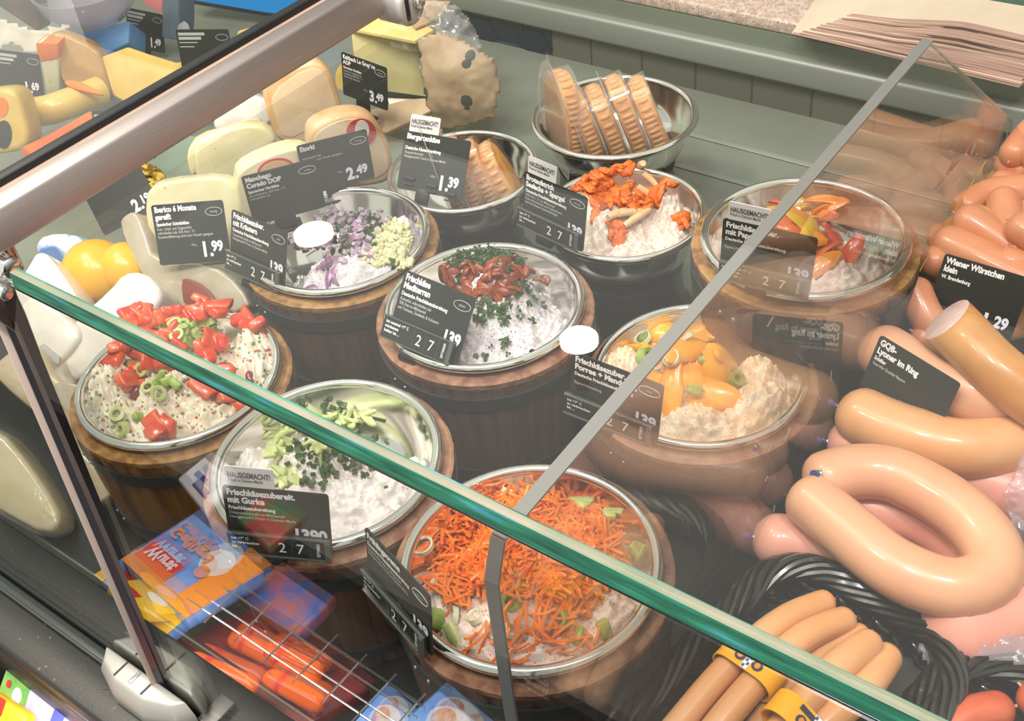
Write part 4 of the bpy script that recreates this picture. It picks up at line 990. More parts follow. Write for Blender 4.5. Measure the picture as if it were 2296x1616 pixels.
prism_px([(783, 62), (800, 38), (870, 33), (930, 40), (972, 66), (930, 91)], atz(860, 60, onplane(785, 62, P_, N_).z+.002), Vector((0, 0, 1)), .006, 'yellow_top_face', CHGRUT, None, None, .001, 0, o)
prism_px([(868, 218), (960, 222), (1010, 236), (975, 262), (880, 275)], atz(940, 240, .775), tilt(.2, 1.2), .012, 'cheese_tray', WHL, 'white paper tray under the hard cheese block', 'tray', .002, 0)
label_px((768, 172), 16, 30, Vector((-1.12, 1.05, .86)), tilt(.4, .2), 'yellow_flag_label', CHYEL, o, .1)
# crumpled sheets
def crumple(outl, p0, n, amp, name, m, label, cat, res=22, freq=34, parent=None, th=.0006, seed=0, bulge=0):
    n = Vector(n).normalized(); xs = [a[0] for a in outl]; ys = [a[1] for a in outl]
    x0, x1, y0, y1 = min(xs), max(xs), min(ys), max(ys); q = MB(); idx = {}; vv = []
    def inside(u, v):
        c = False; j = len(outl)-1
        for i in range(len(outl)):
            (ax, ay), (bx, by) = outl[i], outl[j]
            if (ay > v) != (by > v) and u < (bx-ax)*(v-ay)/(by-ay)+ax: c = not c
            j = i
        return c
    nu = res; nv = max(4, int(res*(y1-y0)/(x1-x0)))
    fs = []
    for i in range(nu+1):
        for j in range(nv+1):
            u, v = x0+(x1-x0)*i/nu, y0+(y1-y0)*j/nv
            p = onplane(u, v, p0, n)
            k = noise.noise(p*freq+Vector((seed, 0, 0)))+.6*abs(noise.noise(p*freq*2.3+Vector((0, seed, 3))))-.3
            du = 2*(i/nu)-1; dv_ = 2*(j/nv)-1
            vv.append(p+n*(amp*k+bulge*(1-du*du)*(1-dv_*dv_)))
    for i in range(nu):
        for j in range(nv):
            u, v = x0+(x1-x0)*(i+.5)/nu, y0+(y1-y0)*(j+.5)/nv
            if inside(u, v): a = i*(nv+1)+j; fs.append((a, a+1, a+nv+2, a+nv+1))
    used = sorted({k for f in fs for k in f}); mp = {k: i for i, k in enumerate(used)}
    c = sum((vv[k] for k in used), Vector())/len(used)
    q.add([vv[k]-c for k in used], [tuple(mp[k] for k in f) for f in fs])
    o = q.build(name, m, parent, autos=3); o.location = c
    md = o.modifiers.new('thickness', 'SOLIDIFY'); md.thickness = th
    return tag(o, label, cat)
def spots_mat():
    return M('printed_wrapping_paper', '#b8a183', .5, col2='#a78d72', nscale=14, specks=[('#464c44', 26, .25)])
wp = crumple([(935, 88), (985, 70), (1055, 95), (1110, 130), (1122, 190), (1108, 262), (1040, 285), (985, 290), (960, 225)], atz(1030, 200, .83), tilt(.35, .25), .006, 'wrapping_paper', spots_mat(), 'beige printed wrapping paper crumpled beside the hard cheese block', 'paper', 30, 30, None, .0008, 1, .03)
crumple([(930, 40), (975, 0), (1030, 15), (1062, 60), (1075, 105), (1030, 150), (980, 215), (955, 215), (935, 100)], atz(1000, 100, .87), tilt(.4, .5), .018, 'plastic_film', thin_glass('crinkled_film', (.93, .93, .93, 1), 1.6, .08, .14), 'shiny crinkled clear film over the back of the hard cheese', 'film', 30, 55, None, .0004, 4, .02)
prism_px([(905, 22), (950, 0), (1010, 2), (985, 40), (930, 62)], atz(950, 30, .90), Vector((0, 0, 1)), .004, 'wrapper_flap', BEIGEW, 'beige wrapper flap folded over the top of the hard cheese', 'wrapper', .001, 0)
prism_px([(760, 268), (845, 240), (935, 216), (1000, 228), (960, 252), (880, 290), (860, 300), (800, 290)], atz(880, 250, .80), tilt(.2, 1.0), .012, 'printed_wrapper', BEIGEW, 'beige printed wrapper lying under the grey hard cheese card', 'wrapper', .002, 1)

# white, yellow and beige pieces at the front
def wax(u, v, z, r, sq, lab):
    c = atz(u, v, z); q = MB(); q.sphere((0, 0, 0), (r, r*.96, r*sq), 32, 20); o = q.build('wax_cheese', YELW); o.location = c; tag(o, lab, 'cheese', 'yellow wax cheeses')
wax(218, 612, .862, .041, .96, 'larger round yellow wax cheese between the white wrapped blocks')
wax(284, 604, .868, .032, 1.0, 'smaller round yellow wax cheese leaning on the larger one')
N_ = tilt(.45, .95)
o = prism_px([(245, 645), (272, 610), (318, 604), (372, 655), (330, 720), (225, 815), (150, 868), (95, 805), (160, 720)], atz(260, 660, .893), N_, .05, 'wrapped_cheese', CHWHITE, 'long white wrapped cheese block behind the tomato salad bowl', 'cheese', .014)
prism_px([(60, 600), (82, 560), (112, 572), (172, 665), (178, 700), (95, 730), (20, 660)], atz(100, 620, .90), N_, .05, 'wrapped_cheese', CHWHITE, 'white wrapped cheese block standing beside the yellow wax cheeses', 'cheese', .012)
o = prism_px([(30, 690), (75, 655), (140, 700), (190, 745), (150, 800), (110, 828), (60, 760)], atz(100, 730, .875), N_, .04, 'wrapped_cheese', CHWHITE, 'lower white wrapped cheese block with grey sticker', 'cheese', .010)
prism_px([(86, 776), (98, 770), (134, 800), (132, 818), (120, 812)], atz(110, 795, .874), N_, .002, 'grey_sticker', M('grey_sticker_print', '#a8a8a2', .5), None, None, .0004, 0, o)
N_ = tilt(.5, .9)
o = prism_px([(-30, 830), (0, 800), (45, 766), (88, 780), (120, 848), (190, 868), (232, 930), (248, 1000), (200, 1045), (110, 950), (30, 890)], atz(100, 880, .86), N_, .05, 'wrapped_cheese', CHBRIE, 'beige wrapped cheese with brown stained end behind the steel post', 'cheese', .012)
prism_px([(52, 812), (75, 795), (98, 805), (112, 838), (85, 842), (62, 848)], atz(80, 825, .8625), N_, .002, 'brown_stain_patch', M('brown_rind_patch', '#8a5a38', .4, col2='#b58a5f', nscale=60), None, None, .0006, 1, o)
prism_px([(115, 850), (190, 868), (228, 905), (246, 985), (238, 1010), (180, 960), (130, 905)], atz(180, 930, .8635), N_, .003, 'film_overwrap', CHGREY, None, None, .001, 1, o)
prism_px([(60, 900), (140, 960), (215, 1045), (262, 1082), (268, 1098), (205, 1138), (185, 1120), (120, 1020)], atz(170, 1040, .815), N_, .03, 'cheese_wedge', CHBRIE, 'flat beige cheese wedge with brown edges on the dark deck', 'cheese', .006)
N_ = tilt(.45, 1.05)
o = prism_px([(-60, 950), (0, 965), (48, 1020), (95, 1085), (142, 1165), (104, 1202), (0, 1145), (-60, 1110)], atz(60, 1090, .80), N_, .035, 'cheese_wedge', CHBIG, 'glossy ivory cheese wedge nearest the front ledge', 'cheese', .006, 1)
prism_px([(-60, 945), (0, 958), (52, 1015), (100, 1082), (150, 1168), (106, 1212), (0, 1156), (-60, 1120)], atz(60, 1094, .79), N_, .030, 'clear_tray', PLFILM, 'clear plastic tray holding the glossy ivory wedge', 'tray', .004, 1)
N_ = tilt(.3, .75)
o = prism_px([(300, 470), (318, 500), (345, 590), (470, 590), (540, 640), (565, 700), (420, 700), (350, 660), (300, 590), (265, 500), (275, 484)], atz(440, 650, .872), N_, .04, 'wrapped_cheese', CHGREY, 'film-wrapped cheese wedge with red-brown rind before the Iberico slab', 'cheese', .008)
prism_px([(405, 628), (418, 622), (458, 640), (488, 680), (450, 690), (412, 690)], atz(440, 660, .873), N_, .004, 'red_rind', REDR, None, None, .001, 1, o)
prism_px([(352, 585), (380, 604), (425, 580), (416, 572), (375, 580)], atz(390, 590, .884), N_, .004, 'white_flap', WHL, None, None, .0006, 0, o)
prism_px([(78, 548), (98, 525), (165, 522), (195, 545), (130, 600), (85, 575)], atz(135, 555, .868), tilt(.4, .8), .04, 'cheese_pack', BLUEW, 'blue and white soft cheese pack behind the white blocks', 'cheese pack', .004, 1)
c = atz(312, 416, .86); q = MB()
bmx = bmesh.new(); bmesh.ops.create_icosphere(bmx, subdivisions=4, radius=.034)
for v in bmx.verts: v.co *= 1+.22*noise.noise(v.co*70)+.1*noise.noise(v.co*160)
me = bpy.data.meshes.new('gold_foil_cheese'); bmx.to_mesh(me); bmx.free(); me.materials.append(GOLD)
o = bpy.data.objects.new('gold_foil_cheese', me); COL.objects.link(o); o.location = c; o.scale = (1, 1, .7); tag(o, 'crumpled gold foil cheese beside the tilted dark card', 'cheese')
q = MB(); q.lathe([(.002, 0), (.06, .002), (.085, .02), (.087, .02), (.061, 0), (.002, -.002)], 48); o = q.build('glass_dish', thin_glass('greenish_dish_glass', (.80, .88, .82, 1), 1.6, .02, .15, (.6, .7, .62, 1))); o.location = atz(365, 405, .80); tag(o, 'greenish glass dish under the gold foil cheese', 'dish')

# far end, beyond the beam
P_, N_ = atz(20, 285, .86), tilt(.6, .35)
o = prism_px([(-60, 205), (0, 198), (25, 200), (42, 216), (55, 262), (66, 310), (58, 335), (0, 348), (-60, 350)], P_, N_, .05, 'cheese_half', CHYEL, 'cheese half with round dark label at the far end', 'cheese', .012)
label_px((8, 302), 18, 32, P_, N_, 'dark_round_label', DKL, o); label_px((2, 240), 16, 22, P_, N_, 'orange_label', ORL, o)
P_, N_ = atz(110, 215, .80), tilt(.45, .05)
o = prism_px([(82, 96), (128, 98), (134, 216), (105, 222), (98, 170)], P_, N_, .03, 'cheese_stick', CHPALE, 'upright cheese stick with orange top label', 'cheese', .002, 0)
prism_px([(80, 97), (129, 97), (130, 132), (86, 139)], P_+N_*.001, N_, .034, 'orange_label', ORL, None, None, .001, 0, o)
P_, N_ = atz(190, 200, .81), tilt(.75, .35)
o = prism_px([(105, 74), (135, 70), (218, 106), (238, 150), (255, 212), (228, 240), (140, 195), (126, 132)], P_, N_, .05, 'cheese_slab', CHBROWN, 'caramel-coloured film-wrapped cheese slab behind the stick', 'cheese', .008)
P_, N_ = atz(300, 170, .845), tilt(.3, .7)
prism_px([(226, 126), (285, 104), (330, 120), (395, 140), (455, 118), (470, 150), (360, 200), (300, 240), (252, 215)], P_, N_, .05, 'cheese_block', CHYEL, 'big yellow cheese block beside the black rubber seal', 'cheese', .004, 0)
prism_px([(532, 70), (560, 62), (600, 64), (590, 110), (520, 115)], atz(560, 85, .84), tilt(.3, .3), .05, 'cheese_wedge', CHYEL, 'yellow cheese wedge tip showing behind the beam', 'cheese', .003, 0)
q = MB(); pth = crom([atz(60, 252, .83), atz(110, 246, .835), (atz(170, 225, .835)), atz(232, 200, .83)], 6); 
q.tube([a-pth[0] for a in pth], [.012]+[.022]*(len(pth)-2)+[.012], 20); o = q.build('cheese_roll', CHYEL); o.location = pth[0]; tag(o, 'pale yellow cheese roll with orange wrapper end', 'cheese')
bpy.context.view_layer.update()
prism_px([(140, 180), (170, 178), (225, 205), (232, 214), (200, 208), (150, 194)], atz(185, 195, .86), tilt(.4, .9), .006, 'orange_wrapper', ORL, None, None, .002, 1, o)
q = MB(); pth = crom([atz(60, 360, .835), atz(110, 335, .835), atz(160, 308, .835), atz(222, 272, .835)], 6)
q.tube([a-pth[0] for a in pth], [.010]+[.0185]*(len(pth)-2)+[.010], 20); o = q.build('smoked_sausage_roll', M('orange_casing', '#dd6c1c', .35, col2='#cc5c14', nscale=20, coat=.3)); o.location = pth[0]; tag(o, 'orange wrapped cheese roll lying under the black rubber seal', 'cheese roll')
prism_px([(148, 62), (180, 55), (228, 60), (290, 46), (288, 96), (235, 122), (215, 92)], atz(220, 80, .83), tilt(.3, .9), .05, 'blue_box', BLUEL, 'light blue cheese box with yellow picture', 'box', .003, 0)
prism_px([(365, -20), (400, -20), (402, 60), (400, 92), (362, 84)], atz(385, 85, .80), tilt(.3, .1), .05, 'crate', BLEU, 'grey blue crate standing behind the far price card', 'crate', .003, 0)
prism_px([(325, -10), (365, -5), (362, 28), (324, 12)], atz(345, 20, .87), tilt(.2, .2), .002, 'pink_tag', M('pink_tag_paper', '#cf7a7e', .5), 'pink paper tag above the far price card', 'tag', .0004, 0)
prism_px([(395, 58), (418, 44), (432, 88), (402, 92)], atz(415, 90, .80), tilt(.5, .3), .003, 'small_tag', M('small_grey_tag', '#9aa4a8', .5), 'small grey tag with blue green dot on the deck', 'tag', .0006, 1)
crumple([(-10, 35), (40, 58), (95, 72), (150, 48), (130, 88), (95, 112), (60, 118), (30, 95), (-10, 112)], atz(50, 85, .865), tilt(.4, .8), .010, 'tissue_paper', TISSUE, 'crumpled whitish tissue paper above the far price cards', 'paper', 20, 30, None, .0008, 2)
q = MB(); q.lathe([(.002, 0), (.05, .003), (.075, .03), (.084, .055), (.088, .056), (.079, .028), (.053, 0), (.002, -.002)], 48); o = q.build('clear_bowl', thin_glass('clear_bowl_plastic', (.88, .86, .92, 1), 1.55, .04, .25, (.65, .62, .72, 1))); o.location = atz(215, 40, .85); tag(o, 'clear plastic bowl standing above the blue box', 'bowl')
prism_px([(0, -20), (75, -20), (90, 68), (80, 70), (20, 30), (-10, 10)], atz(50, 30, .88), tilt(.5, .2), .04, 'dark_pack', M('dark_packaging', '#3a322c', .35, col2='#6b4a30', nscale=18), 'dark packet in the far top corner beside the clear bowl', 'packet', .004, 0)

# display screen on the back ledge
sc_ = empty('scale_display', aty(600, 10, YB-.12), 'blue lit scale display standing on the back ledge', 'display')
bpy.context.view_layer.update()
prism_px([(425, -60), (800, -60), (740, 52), (590, 36), (425, 8)], aty(600, 10, YB-.12), Vector((.25, -.9, .35)), .02, 'display_case', BLACKPL, None, None, .003, 0, sc_)
prism_px([(432, -55), (790, -55), (736, 44), (590, 27), (432, 0)], aty(600, 10, YB-.12)+Vector((.25, -.9, .35)).normalized()*.001, Vector((.25, -.9, .35)), .002, 'lit_screen', emit('blue_screen', '#1a8fd6', 1.0), None, None, 0, 0, sc_)

# paper stack on the worktop
ps = empty('paper_stack', atz(2100, 60, .890), 'stack of pinkish butcher paper sheets on the granite worktop', 'paper stack')
bpy.context.view_layer.update()
base_ = [atz(u, v, .8905) for u, v in ((1775, 75), (2000, 128), (2290, 195), (2420, 100), (2330, -60), (1880, -80))]
NSH = 18
for i in range(NSH):
    q = MB(); f_ = i/(NSH-1); pp = []
    for j, b_ in enumerate(base_):
        off = Vector((.006*noise.noise(Vector((i*1.7, j*3.1, 0))), .006*noise.noise(Vector((i*1.3, j*2.1, 5))), 0))
        pp.append(b_+off+(Vector((.075*f_, .010*f_, 0)) if j in (0, 5) else Vector((0, .004*f_, 0))))
    ed = []
    for a, c in zip(pp, pp[1:]+pp[:1]):
        for t in (0, .125, .25, .375, .5, .625, .75, .875): ed.append(a.lerp(c, t)-ps.location)
    xa = base_[0].x-ps.location.x; xb = base_[2].x-ps.location.x
    def hz(p, k):
        t = min(max((p.x-xa)/(xb-xa), 0), 1); return k*(.0014+.0022*min(1, t*1.4))+.0016*noise.noise(Vector((p.x*18, p.y*18, i*.25)))*min(1, k*.25)
    lo_ = [Vector((p.x, p.y, hz(p, i))) for p in ed]; hi_ = [Vector((p.x, p.y, hz(p, i)+.0013+.0018*min(1, max(0, (p.x-xa)/(xb-xa)*1.4)))) for p in ed]
    n_ = len(ed)
    q.use(PAPERE); q.add(lo_+hi_, [(k, (k+1) % n_, n_+(k+1) % n_, n_+k) for k in range(n_)]+[tuple(range(n_))[::-1]])
    q.use(PAPERS); q.add(hi_, [tuple(range(n_))])
    q.build('paper_sheet', None, ps, autos=.4)

# ================================================================== SAUSAGES
def sausage(name, pts, r, m, label, cat, group=None, mirror=False, tip0=True, tip1=True, cut0=None, seg=8, n=20, end=.9):
    P = [atz(u, v, z) for u, v, z in pts]
    if mirror: P = [Vector((2*XD-p.x, p.y, p.z)) for p in P]
    path = crom(P, seg); L = [0]
    for a, b_ in zip(path, path[1:]): L.append(L[-1]+(b_-a).length)
    T = L[-1]; q = MB(); pp = []; rr = []
    def at(s):
        for i in range(len(L)-1):
            if s <= L[i+1]+1e-9:
                t = (s-L[i])/max(L[i+1]-L[i], 1e-9); return path[i].lerp(path[i+1], t)
        return path[-1]
    d0 = (path[0]-path[1]).normalized(); d1 = (path[-1]-path[-2]).normalized()
    seed = P[0].x*100
    if cut0 is None:
        for k in range(6):
            a = pi/2*k/6; pp.append(path[0]+d0*(r*end*cos(a))); rr.append(max(r*sin(a), .0006))
    N = max(10, int(T/.008))
    for i in range(N+1):
        s = T*i/N; pp.append(at(s)); rr.append(r*(1+.025*noise.noise(Vector((seed, s*30, 0)))))
    for k in range(5, -1, -1):
        a = pi/2*k/6; pp.append(path[-1]+d1*(r*end*cos(a))); rr.append(max(r*sin(a), .0006))
    org = at(T/2)
    q.tube([p-org for p in pp], rr, n)
    if cut0 is not None:                                 # an oblique slice: shear the first rings on to the slicing plane
        nn = (d0*(1-cut0)+(EYE-path[0]).normalized()*cut0).normalized(); s0 = 0
        for i in range(len(pp)):
            if i: s0 += (pp[i]-pp[i-1]).length
            k_ = max(0, 1-s0/(r*4.5))
            if k_ <= 0: break
            for j in range(n):
                v = Vector(q.v[i*n+j]); c0 = pp[i]-org; de = -((v-c0).dot(nn))/max(d0.dot(nn), .3)
                q.v[i*n+j] = tuple(v+d0*de*k_)
        face0 = [Vector(q.v[j]) for j in range(n)]
    o = q.build(name, m, None, autos=1.2); o.location = org; tag(o, label, cat, group)
    def knob(p, d):
        q = MB(); R = basis(d, .4); q.tube([p-d*.001, p+d*.0015, p+d*.0032], [.0020, .0011, .0014], 8); return q
    if tip0 == 'clip':
        p = path[0]+d0*r*end*.93-org
        q = MB(); q.tube([p-d0*.001, p+d0*.002], [.0035, .003], 12); q.build('metal_clip', CLIPM, o)
        q = MB(); q.tube([p+d0*.002, p+d0*.006, p+d0*.011], [.0022, .0028, .0045], 9); q.build('blue_casing_end', CLIPB, o)
    elif tip0 and cut0 is None: knob(path[0]+d0*r*end*.97-org, d0).build('casing_tip', SATIP, o)
    if cut0 is not None:
        c = path[0]-org; q = MB(); q.rings([face0, [c+(f_-c)*.97+nn*.0008 for f_ in face0]]); q.build('cut_face', SACUT, o)
    return o
tr = empty('meat_tray', (-.06, 1.02, DZ+.001), 'dark tray under the heap of small wieners', 'tray')
q = MB(); q.box((0, .06, .028), (.33, .42, .056)); q.build('tray_body', TRAY, tr, bevel=.006)
t2 = empty('meat_tray', (-.06, .64, DZ+.001), 'dark tray under the lyoner rings', 'tray')
q = MB(); q.box((0, .02, .034), (.33, .32, .068)); q.build('tray_body', TRAY, t2, bevel=.006)

WG = 'small wieners in the heap'
WL = [
 ([(2170, 464, .915), (2215, 437, .92), (2280, 428, .925), (2340, 430, .92)], .0165, 'small wiener with creased end lying across the top of the heap'),
 ([(2172, 496, .930), (2215, 522, .925), (2290, 575, .915)], .0175, 'small wiener pointing its bright tip at the front, under the creased wiener'),
 ([(2250, 452, .935), (2258, 500, .93), (2290, 570, .92)], .0165, 'small wiener standing upright across the creased wiener'),
 ([(2292, 512, .945), (2350, 550, .94)], .0165, 'small wiener at the frame edge over the upright wiener'),
 ([(2128, 548, .915), (2200, 582, .915), (2340, 650, .91)], .0195, 'long thick wiener lying right behind the dark wiener card'),
 ([(2112, 535, .898), (2160, 510, .898)], .0160, 'wiener end tucked behind the long thick wiener'),
 ([(2095, 585, .905), (2140, 615, .89)], .0165, 'wiener end with round white tip at the card corner'),
 ([(2090, 612, .885), (2130, 650, .87)], .0150, 'wiener end low beside the upper corner of the wiener card'),
 ([(2052, 655, .900), (2080, 715, .885), (2130, 780, .865)], .0165, 'wiener hanging down in front of the wiener card'),
 ([(2072, 757, .872), (2130, 790, .86)], .0145, 'short wiener end below the hanging wiener'),
 ([(2275, 345, .925), (2310, 300, .93), (2350, 270, .93)], .0165, 'wiener at the top of the heap by the frame edge'),
 ([(2262, 368, .908), (2330, 400, .905)], .0165, 'wiener under the topmost wiener at the back of the heap'),
 ([(2245, 412, .900), (2310, 425, .895)], .0150, 'wiener end with bright tip behind the creased wiener'),
 ([(2215, 580, .905), (2260, 548, .908), (2340, 530, .91)], .0165, 'wiener crossing under the upright wiener'),
 ([(2262, 590, .92), (2340, 610, .915)], .0160, 'wiener with bright tip resting on the long thick wiener')]
for pts, r, lab in WL: sausage('wiener_sausage', pts, r, SAW, lab, 'sausage', WG)
MV = [([(1870, 278, .925), (1960, 312, .92), (2060, 322, .925), (2158, 298, .93)], .0185, 'long bent wiener on top at the far back of the heap, mirrored in the divider'),
 ([(1880, 250, .905), (1970, 280, .90), (2080, 318, .89)], .0165, 'wiener lying behind the long bent wiener at the far back'),
 ([(2080, 350, .90), (2190, 340, .895)], .0165, 'wiener lying under the long bent wiener at the far back'),
 ([(1860, 352, .915), (1960, 372, .915), (2030, 420, .91)], .0175, 'wiener at the back mirrored in the divider above the pepper bowl rim'),
 ([(1990, 375, .90), (2060, 400, .90), (2090, 360, .895)], .0165, 'wiener with round white tip at the back of the heap'),
 ([(1930, 440, .915), (2000, 450, .92), (2070, 468, .92)], .0185, 'thick wiener whose white tip is mirrored above the pepper bowl'),
 ([(2130, 400, .885), (2200, 395, .88)], .0150, 'low wiener end at the rear of the heap')]
for pts, r, lab in MV: sausage('wiener_sausage', pts, r, SAW2, lab, 'sausage', WG, True)
for i, (x, y, a, lab) in enumerate(((-.12, 1.03, .3, 'lower layer'), (-.10, .97, -.4, 'lower layer'), (-.14, 1.10, .1, 'lower layer'), (-.05, 1.08, .8, 'lower layer'), (-.16, .93, .9, 'lower layer'), (-.12, 1.16, -.2, 'lower layer'), (-.04, 1.0, -.7, 'lower layer'), (-.06, 1.2, .2, 'lower layer'))):
    path = [Vector((x-.06*cos(a), y-.06*sin(a), .852)), Vector((x, y, .848+.006*(i % 3))), Vector((x+.06*cos(a), y+.06*sin(a), .852))]
    q = MB(); pp = crom(path, 6); q.tube([p-path[1] for p in pp], [.004, .012, .0155]+[.0165]*(len(pp)-6)+[.0155, .012, .004], 16)
    o = q.build('wiener_sausage', SAW2); o.location = path[1]; tag(o, 'wiener in the lower layer of the heap, mostly covered by others', 'sausage', 'covered wieners of the lower layer')

LG = 'lyoner rings and pieces'
rg_ = sausage('lyoner_ring', [(1850, 1074, .888), (1910, 1058, .888), (1995, 1062, .888), (2095, 1108, .888), (2175, 1168, .887), (2226, 1236, .886), (2222, 1290, .885), (2160, 1318, .884), (2080, 1306, .884), (1990, 1262, .885), (1895, 1185, .886), (1818, 1122, .887)], .0232, SAL, 'topmost lyoner ring with metal clip, closed into a loop', 'sausage', LG, tip0=False, tip1=False, end=.75)
c_ = atz(1836, 1062, .9045)-rg_.location; q = MB(); q.tube([c_+Vector((-.003, -.001, -.001)), c_+Vector((.003, .001, .001))], [.0036, .0030], 12); q.build('metal_clip', CLIPM, rg_); q = MB(); q.tube([c_, c_+Vector((-.002, -.006, .003))], [.0025, .0042], 9); q.build('blue_casing_end', CLIPB, rg_)
sausage('lyoner_ring', [(1835, 1125, .850), (1960, 1145, .848), (2060, 1165, .848), (2140, 1215, .846), (2170, 1275, .842), (2100, 1330, .835)], .0225, SALP, 'pink lyoner ring lying inside under the topmost ring', 'sausage', LG)
sausage('lyoner_ring', [(1745, 1213, .846), (1815, 1226, .842), (1900, 1256, .838), (1990, 1300, .834)], .0235, SALP, 'pink lyoner end between the black basket and the topmost ring', 'sausage', LG, tip0='clip')
sausage('lyoner_ring', [(1935, 935, .880), (2030, 975, .880), (2150, 1005, .880), (2260, 990, .880), (2360, 960, .878)], .0262, SALT, 'thick tan lyoner lying in front of the lyoner card foot', 'sausage', LG, tip0='clip')
sausage('lyoner_ring', [(1905, 995, .852), (1980, 1005, .85), (2100, 1040, .848)], .0220, SALP, 'pink lyoner end with blue casing under the thick tan lyoner', 'sausage', LG, tip0='clip')
sausage('lyoner_half', [(2255, 885, .905), (2190, 890, .905), (2120, 875, .903), (2050, 830, .90), (1985, 790, .89)], .0258, SAL, 'cut lyoner half behind the lyoner card, sliced flat at its end', 'sausage', LG, cut0=.15)
sausage('smoked_lyoner', [(2122, 716, .945), (2168, 762, .944), (2240, 835, .935), (2350, 915, .92)], .0235, SAB, 'brown smoked lyoner with pale cut face before the wiener card', 'sausage', LG, cut0=.43)
sausage('smoked_lyoner', [(2245, 880, .893), (2300, 905, .89), (2380, 950, .885)], .0255, SAB, 'second brown smoked lyoner beneath the cut one at the frame edge', 'sausage', LG)
sausage('lyoner_ring', [(2150, 1395, .845), (2220, 1380, .845), (2330, 1330, .845)], .040, SALP, 'broad pink sausage below the topmost lyoner ring, partly bagged', 'sausage', LG)
sausage('lyoner_ring', [(2110, 1060, .842), (2230, 1090, .842), (2340, 1120, .842)], .030, SALP, 'pink sausage at the frame edge under the thick tan lyoner', 'sausage', LG)
BAGM = thin_glass('plastic_bag_film', (.94, .92, .96, 1), 1.6, .06, .12, (.8, .74, .82, 1))
crumple([(2080, 1400), (2130, 1375), (2200, 1395), (2300, 1425), (2300, 1490), (2180, 1470), (2090, 1500), (2060, 1460)], atz(2180, 1430, .862), tilt(.0, 1.0), .012, 'plastic_bag', BAGM, 'crinkled clear plastic bag between the two black baskets', 'plastic bag', 26, 60, None, .0004, 3)
crumple([(2296, 1010), (2330, 1010), (2330, 1230), (2296, 1240), (2262, 1150), (2250, 1110)], atz(2285, 1120, .885), tilt(.0, 1.0), .012, 'plastic_bag', BAGM, 'crinkled clear plastic bag at the frame edge beside the topmost lyoner ring', 'plastic bag', 20, 60, None, .0004, 6)
# black tray lip beside the divider
prism_px([(2062, 665), (2100, 690), (2130, 800), (2020, 800), (1985, 765)], atz(2040, 740, .862), tilt(0, .6), .003, 'tray_lip', TRAY, 'dark plastic tray flap under the hanging wiener', 'tray', .001, 0)

# ================================================================== BASKETS
def basket(c, hx, hy, rot, h, label, rows=10, taper=.86, rc=.045):
    g = empty('wicker_basket', c, label, 'basket', 'black wicker baskets', (0, 0, rot))
    def rr(t, sx, sy):                                # rounded rectangle by arclength, returns point and outward normal
        r = min(rc, sx*.8, sy*.8); ex, ey = 2*(sx-r), 2*(sy-r); q4 = pi*r/2; per = 2*ex+2*ey+4*q4; s = (t % 1)*per
        segs = [(ex, 0), (q4, 1), (ey, 0), (q4, 1), (ex, 0), (q4, 1), (ey, 0), (q4, 1)]
        starts = [(-sx+r, -sy, 0), (sx-r, -sy+r, -pi/2), (sx, -sy+r, pi/2), (sx-r, sy-r, 0), (sx-r, sy, pi), (-sx+r, sy-r, pi/2), (-sx, sy-r, -pi/2), (-sx+r, -sy+r, pi)]
        for i, (ln, k) in enumerate(segs):
            if s <= ln or i == 7:
                x0, y0, a = starts[i]
                if k == 0:
                    d = {0: (1, 0), 2: (0, 1), 4: (-1, 0), 6: (0, -1)}[i]; n = {0: (0, -1), 2: (1, 0), 4: (0, 1), 6: (-1, 0)}[i]
                    return Vector((x0+d[0]*s, y0+d[1]*s, 0)), Vector((n[0], n[1], 0))
                a2 = a+s/r; return Vector((x0+r*cos(a2), y0+r*sin(a2), 0)), Vector((cos(a2), sin(a2), 0))
            s -= ln
    ns = 46
    q = MB()
    for row in range(rows):
        f = row/rows; s = taper+(1-taper)*f
        for strand in range(2):
            path = []
            for i in range(ns*5):
                t = i/(ns*5); p, n = rr(t, hx*s, hy*s)
                ph = 2*pi*t*ns/2+pi*strand+row*2*pi/3
                path.append(p+n*.0042*sin(ph)+Vector((0, 0, h*f*.86+.0030*cos(ph)+.0010*strand)))
            q.tube(path, .0024, 6, True)
    q.build('woven_wall', WICK, g)
    q = MB()
    for i in range(ns):
        p0, n0 = rr(i/ns, hx*taper, hy*taper); p1, n1 = rr(i/ns, hx, hy)
        q.tube([p0, p0.lerp(p1, .5), p1+Vector((0, 0, h*.9))] if False else [p0, p0.lerp(p1, .5)+Vector((0, 0, h*.45)), p1+Vector((0, 0, h*.92))], .0022, 5)
    q.build('stake_frame', WICK, g)
    q = MB(); nb = 5
    for strand in range(9):
        path = []
        for i in range(nb*50):
            t = i/(nb*50); p, n = rr(t, hx*1.01, hy*1.01); ph = 2*pi*t*nb+2*pi*strand/9
            path.append(p+n*(.0092*cos(ph)+.001)+Vector((0, 0, h*.93+.0080*sin(ph))))
        q.tube(path, .0029, 6, True)
    q.build('braided_rim', WICK, g)
    q = MB()
    for i in range(int(2*hy*taper/.009)):
        y = -hy*taper+.009*(i+.5); q.tube([(-hx*taper*.96, y, .003+.002*(i % 2)), (0, y, .005-.002*(i % 2)), (hx*taper*.96, y, .003+.002*(i % 2))], .0042, 5)
    q.build('woven_base', WICK, g)
    return g
BZ = DZ+.001
basket((-.157, .432, BZ), .080, .128, radians(-9), .105, 'larger black wicker basket holding wieners in yellow paper bands')
bc = atz(2056, 1478, .85)
basket((bc.x+.094, bc.y-.083, BZ), .088, .105, radians(-12), .098, 'smaller black wicker basket holding a red sausage, at the lower corner')
sausage('red_sausage', [(2235, 1590, .846), (2170, 1605, .846), (2090, 1660, .84)], .0135, SAR, 'red spicy sausage in the smaller black basket', 'sausage', 'red sausages in the smaller basket')
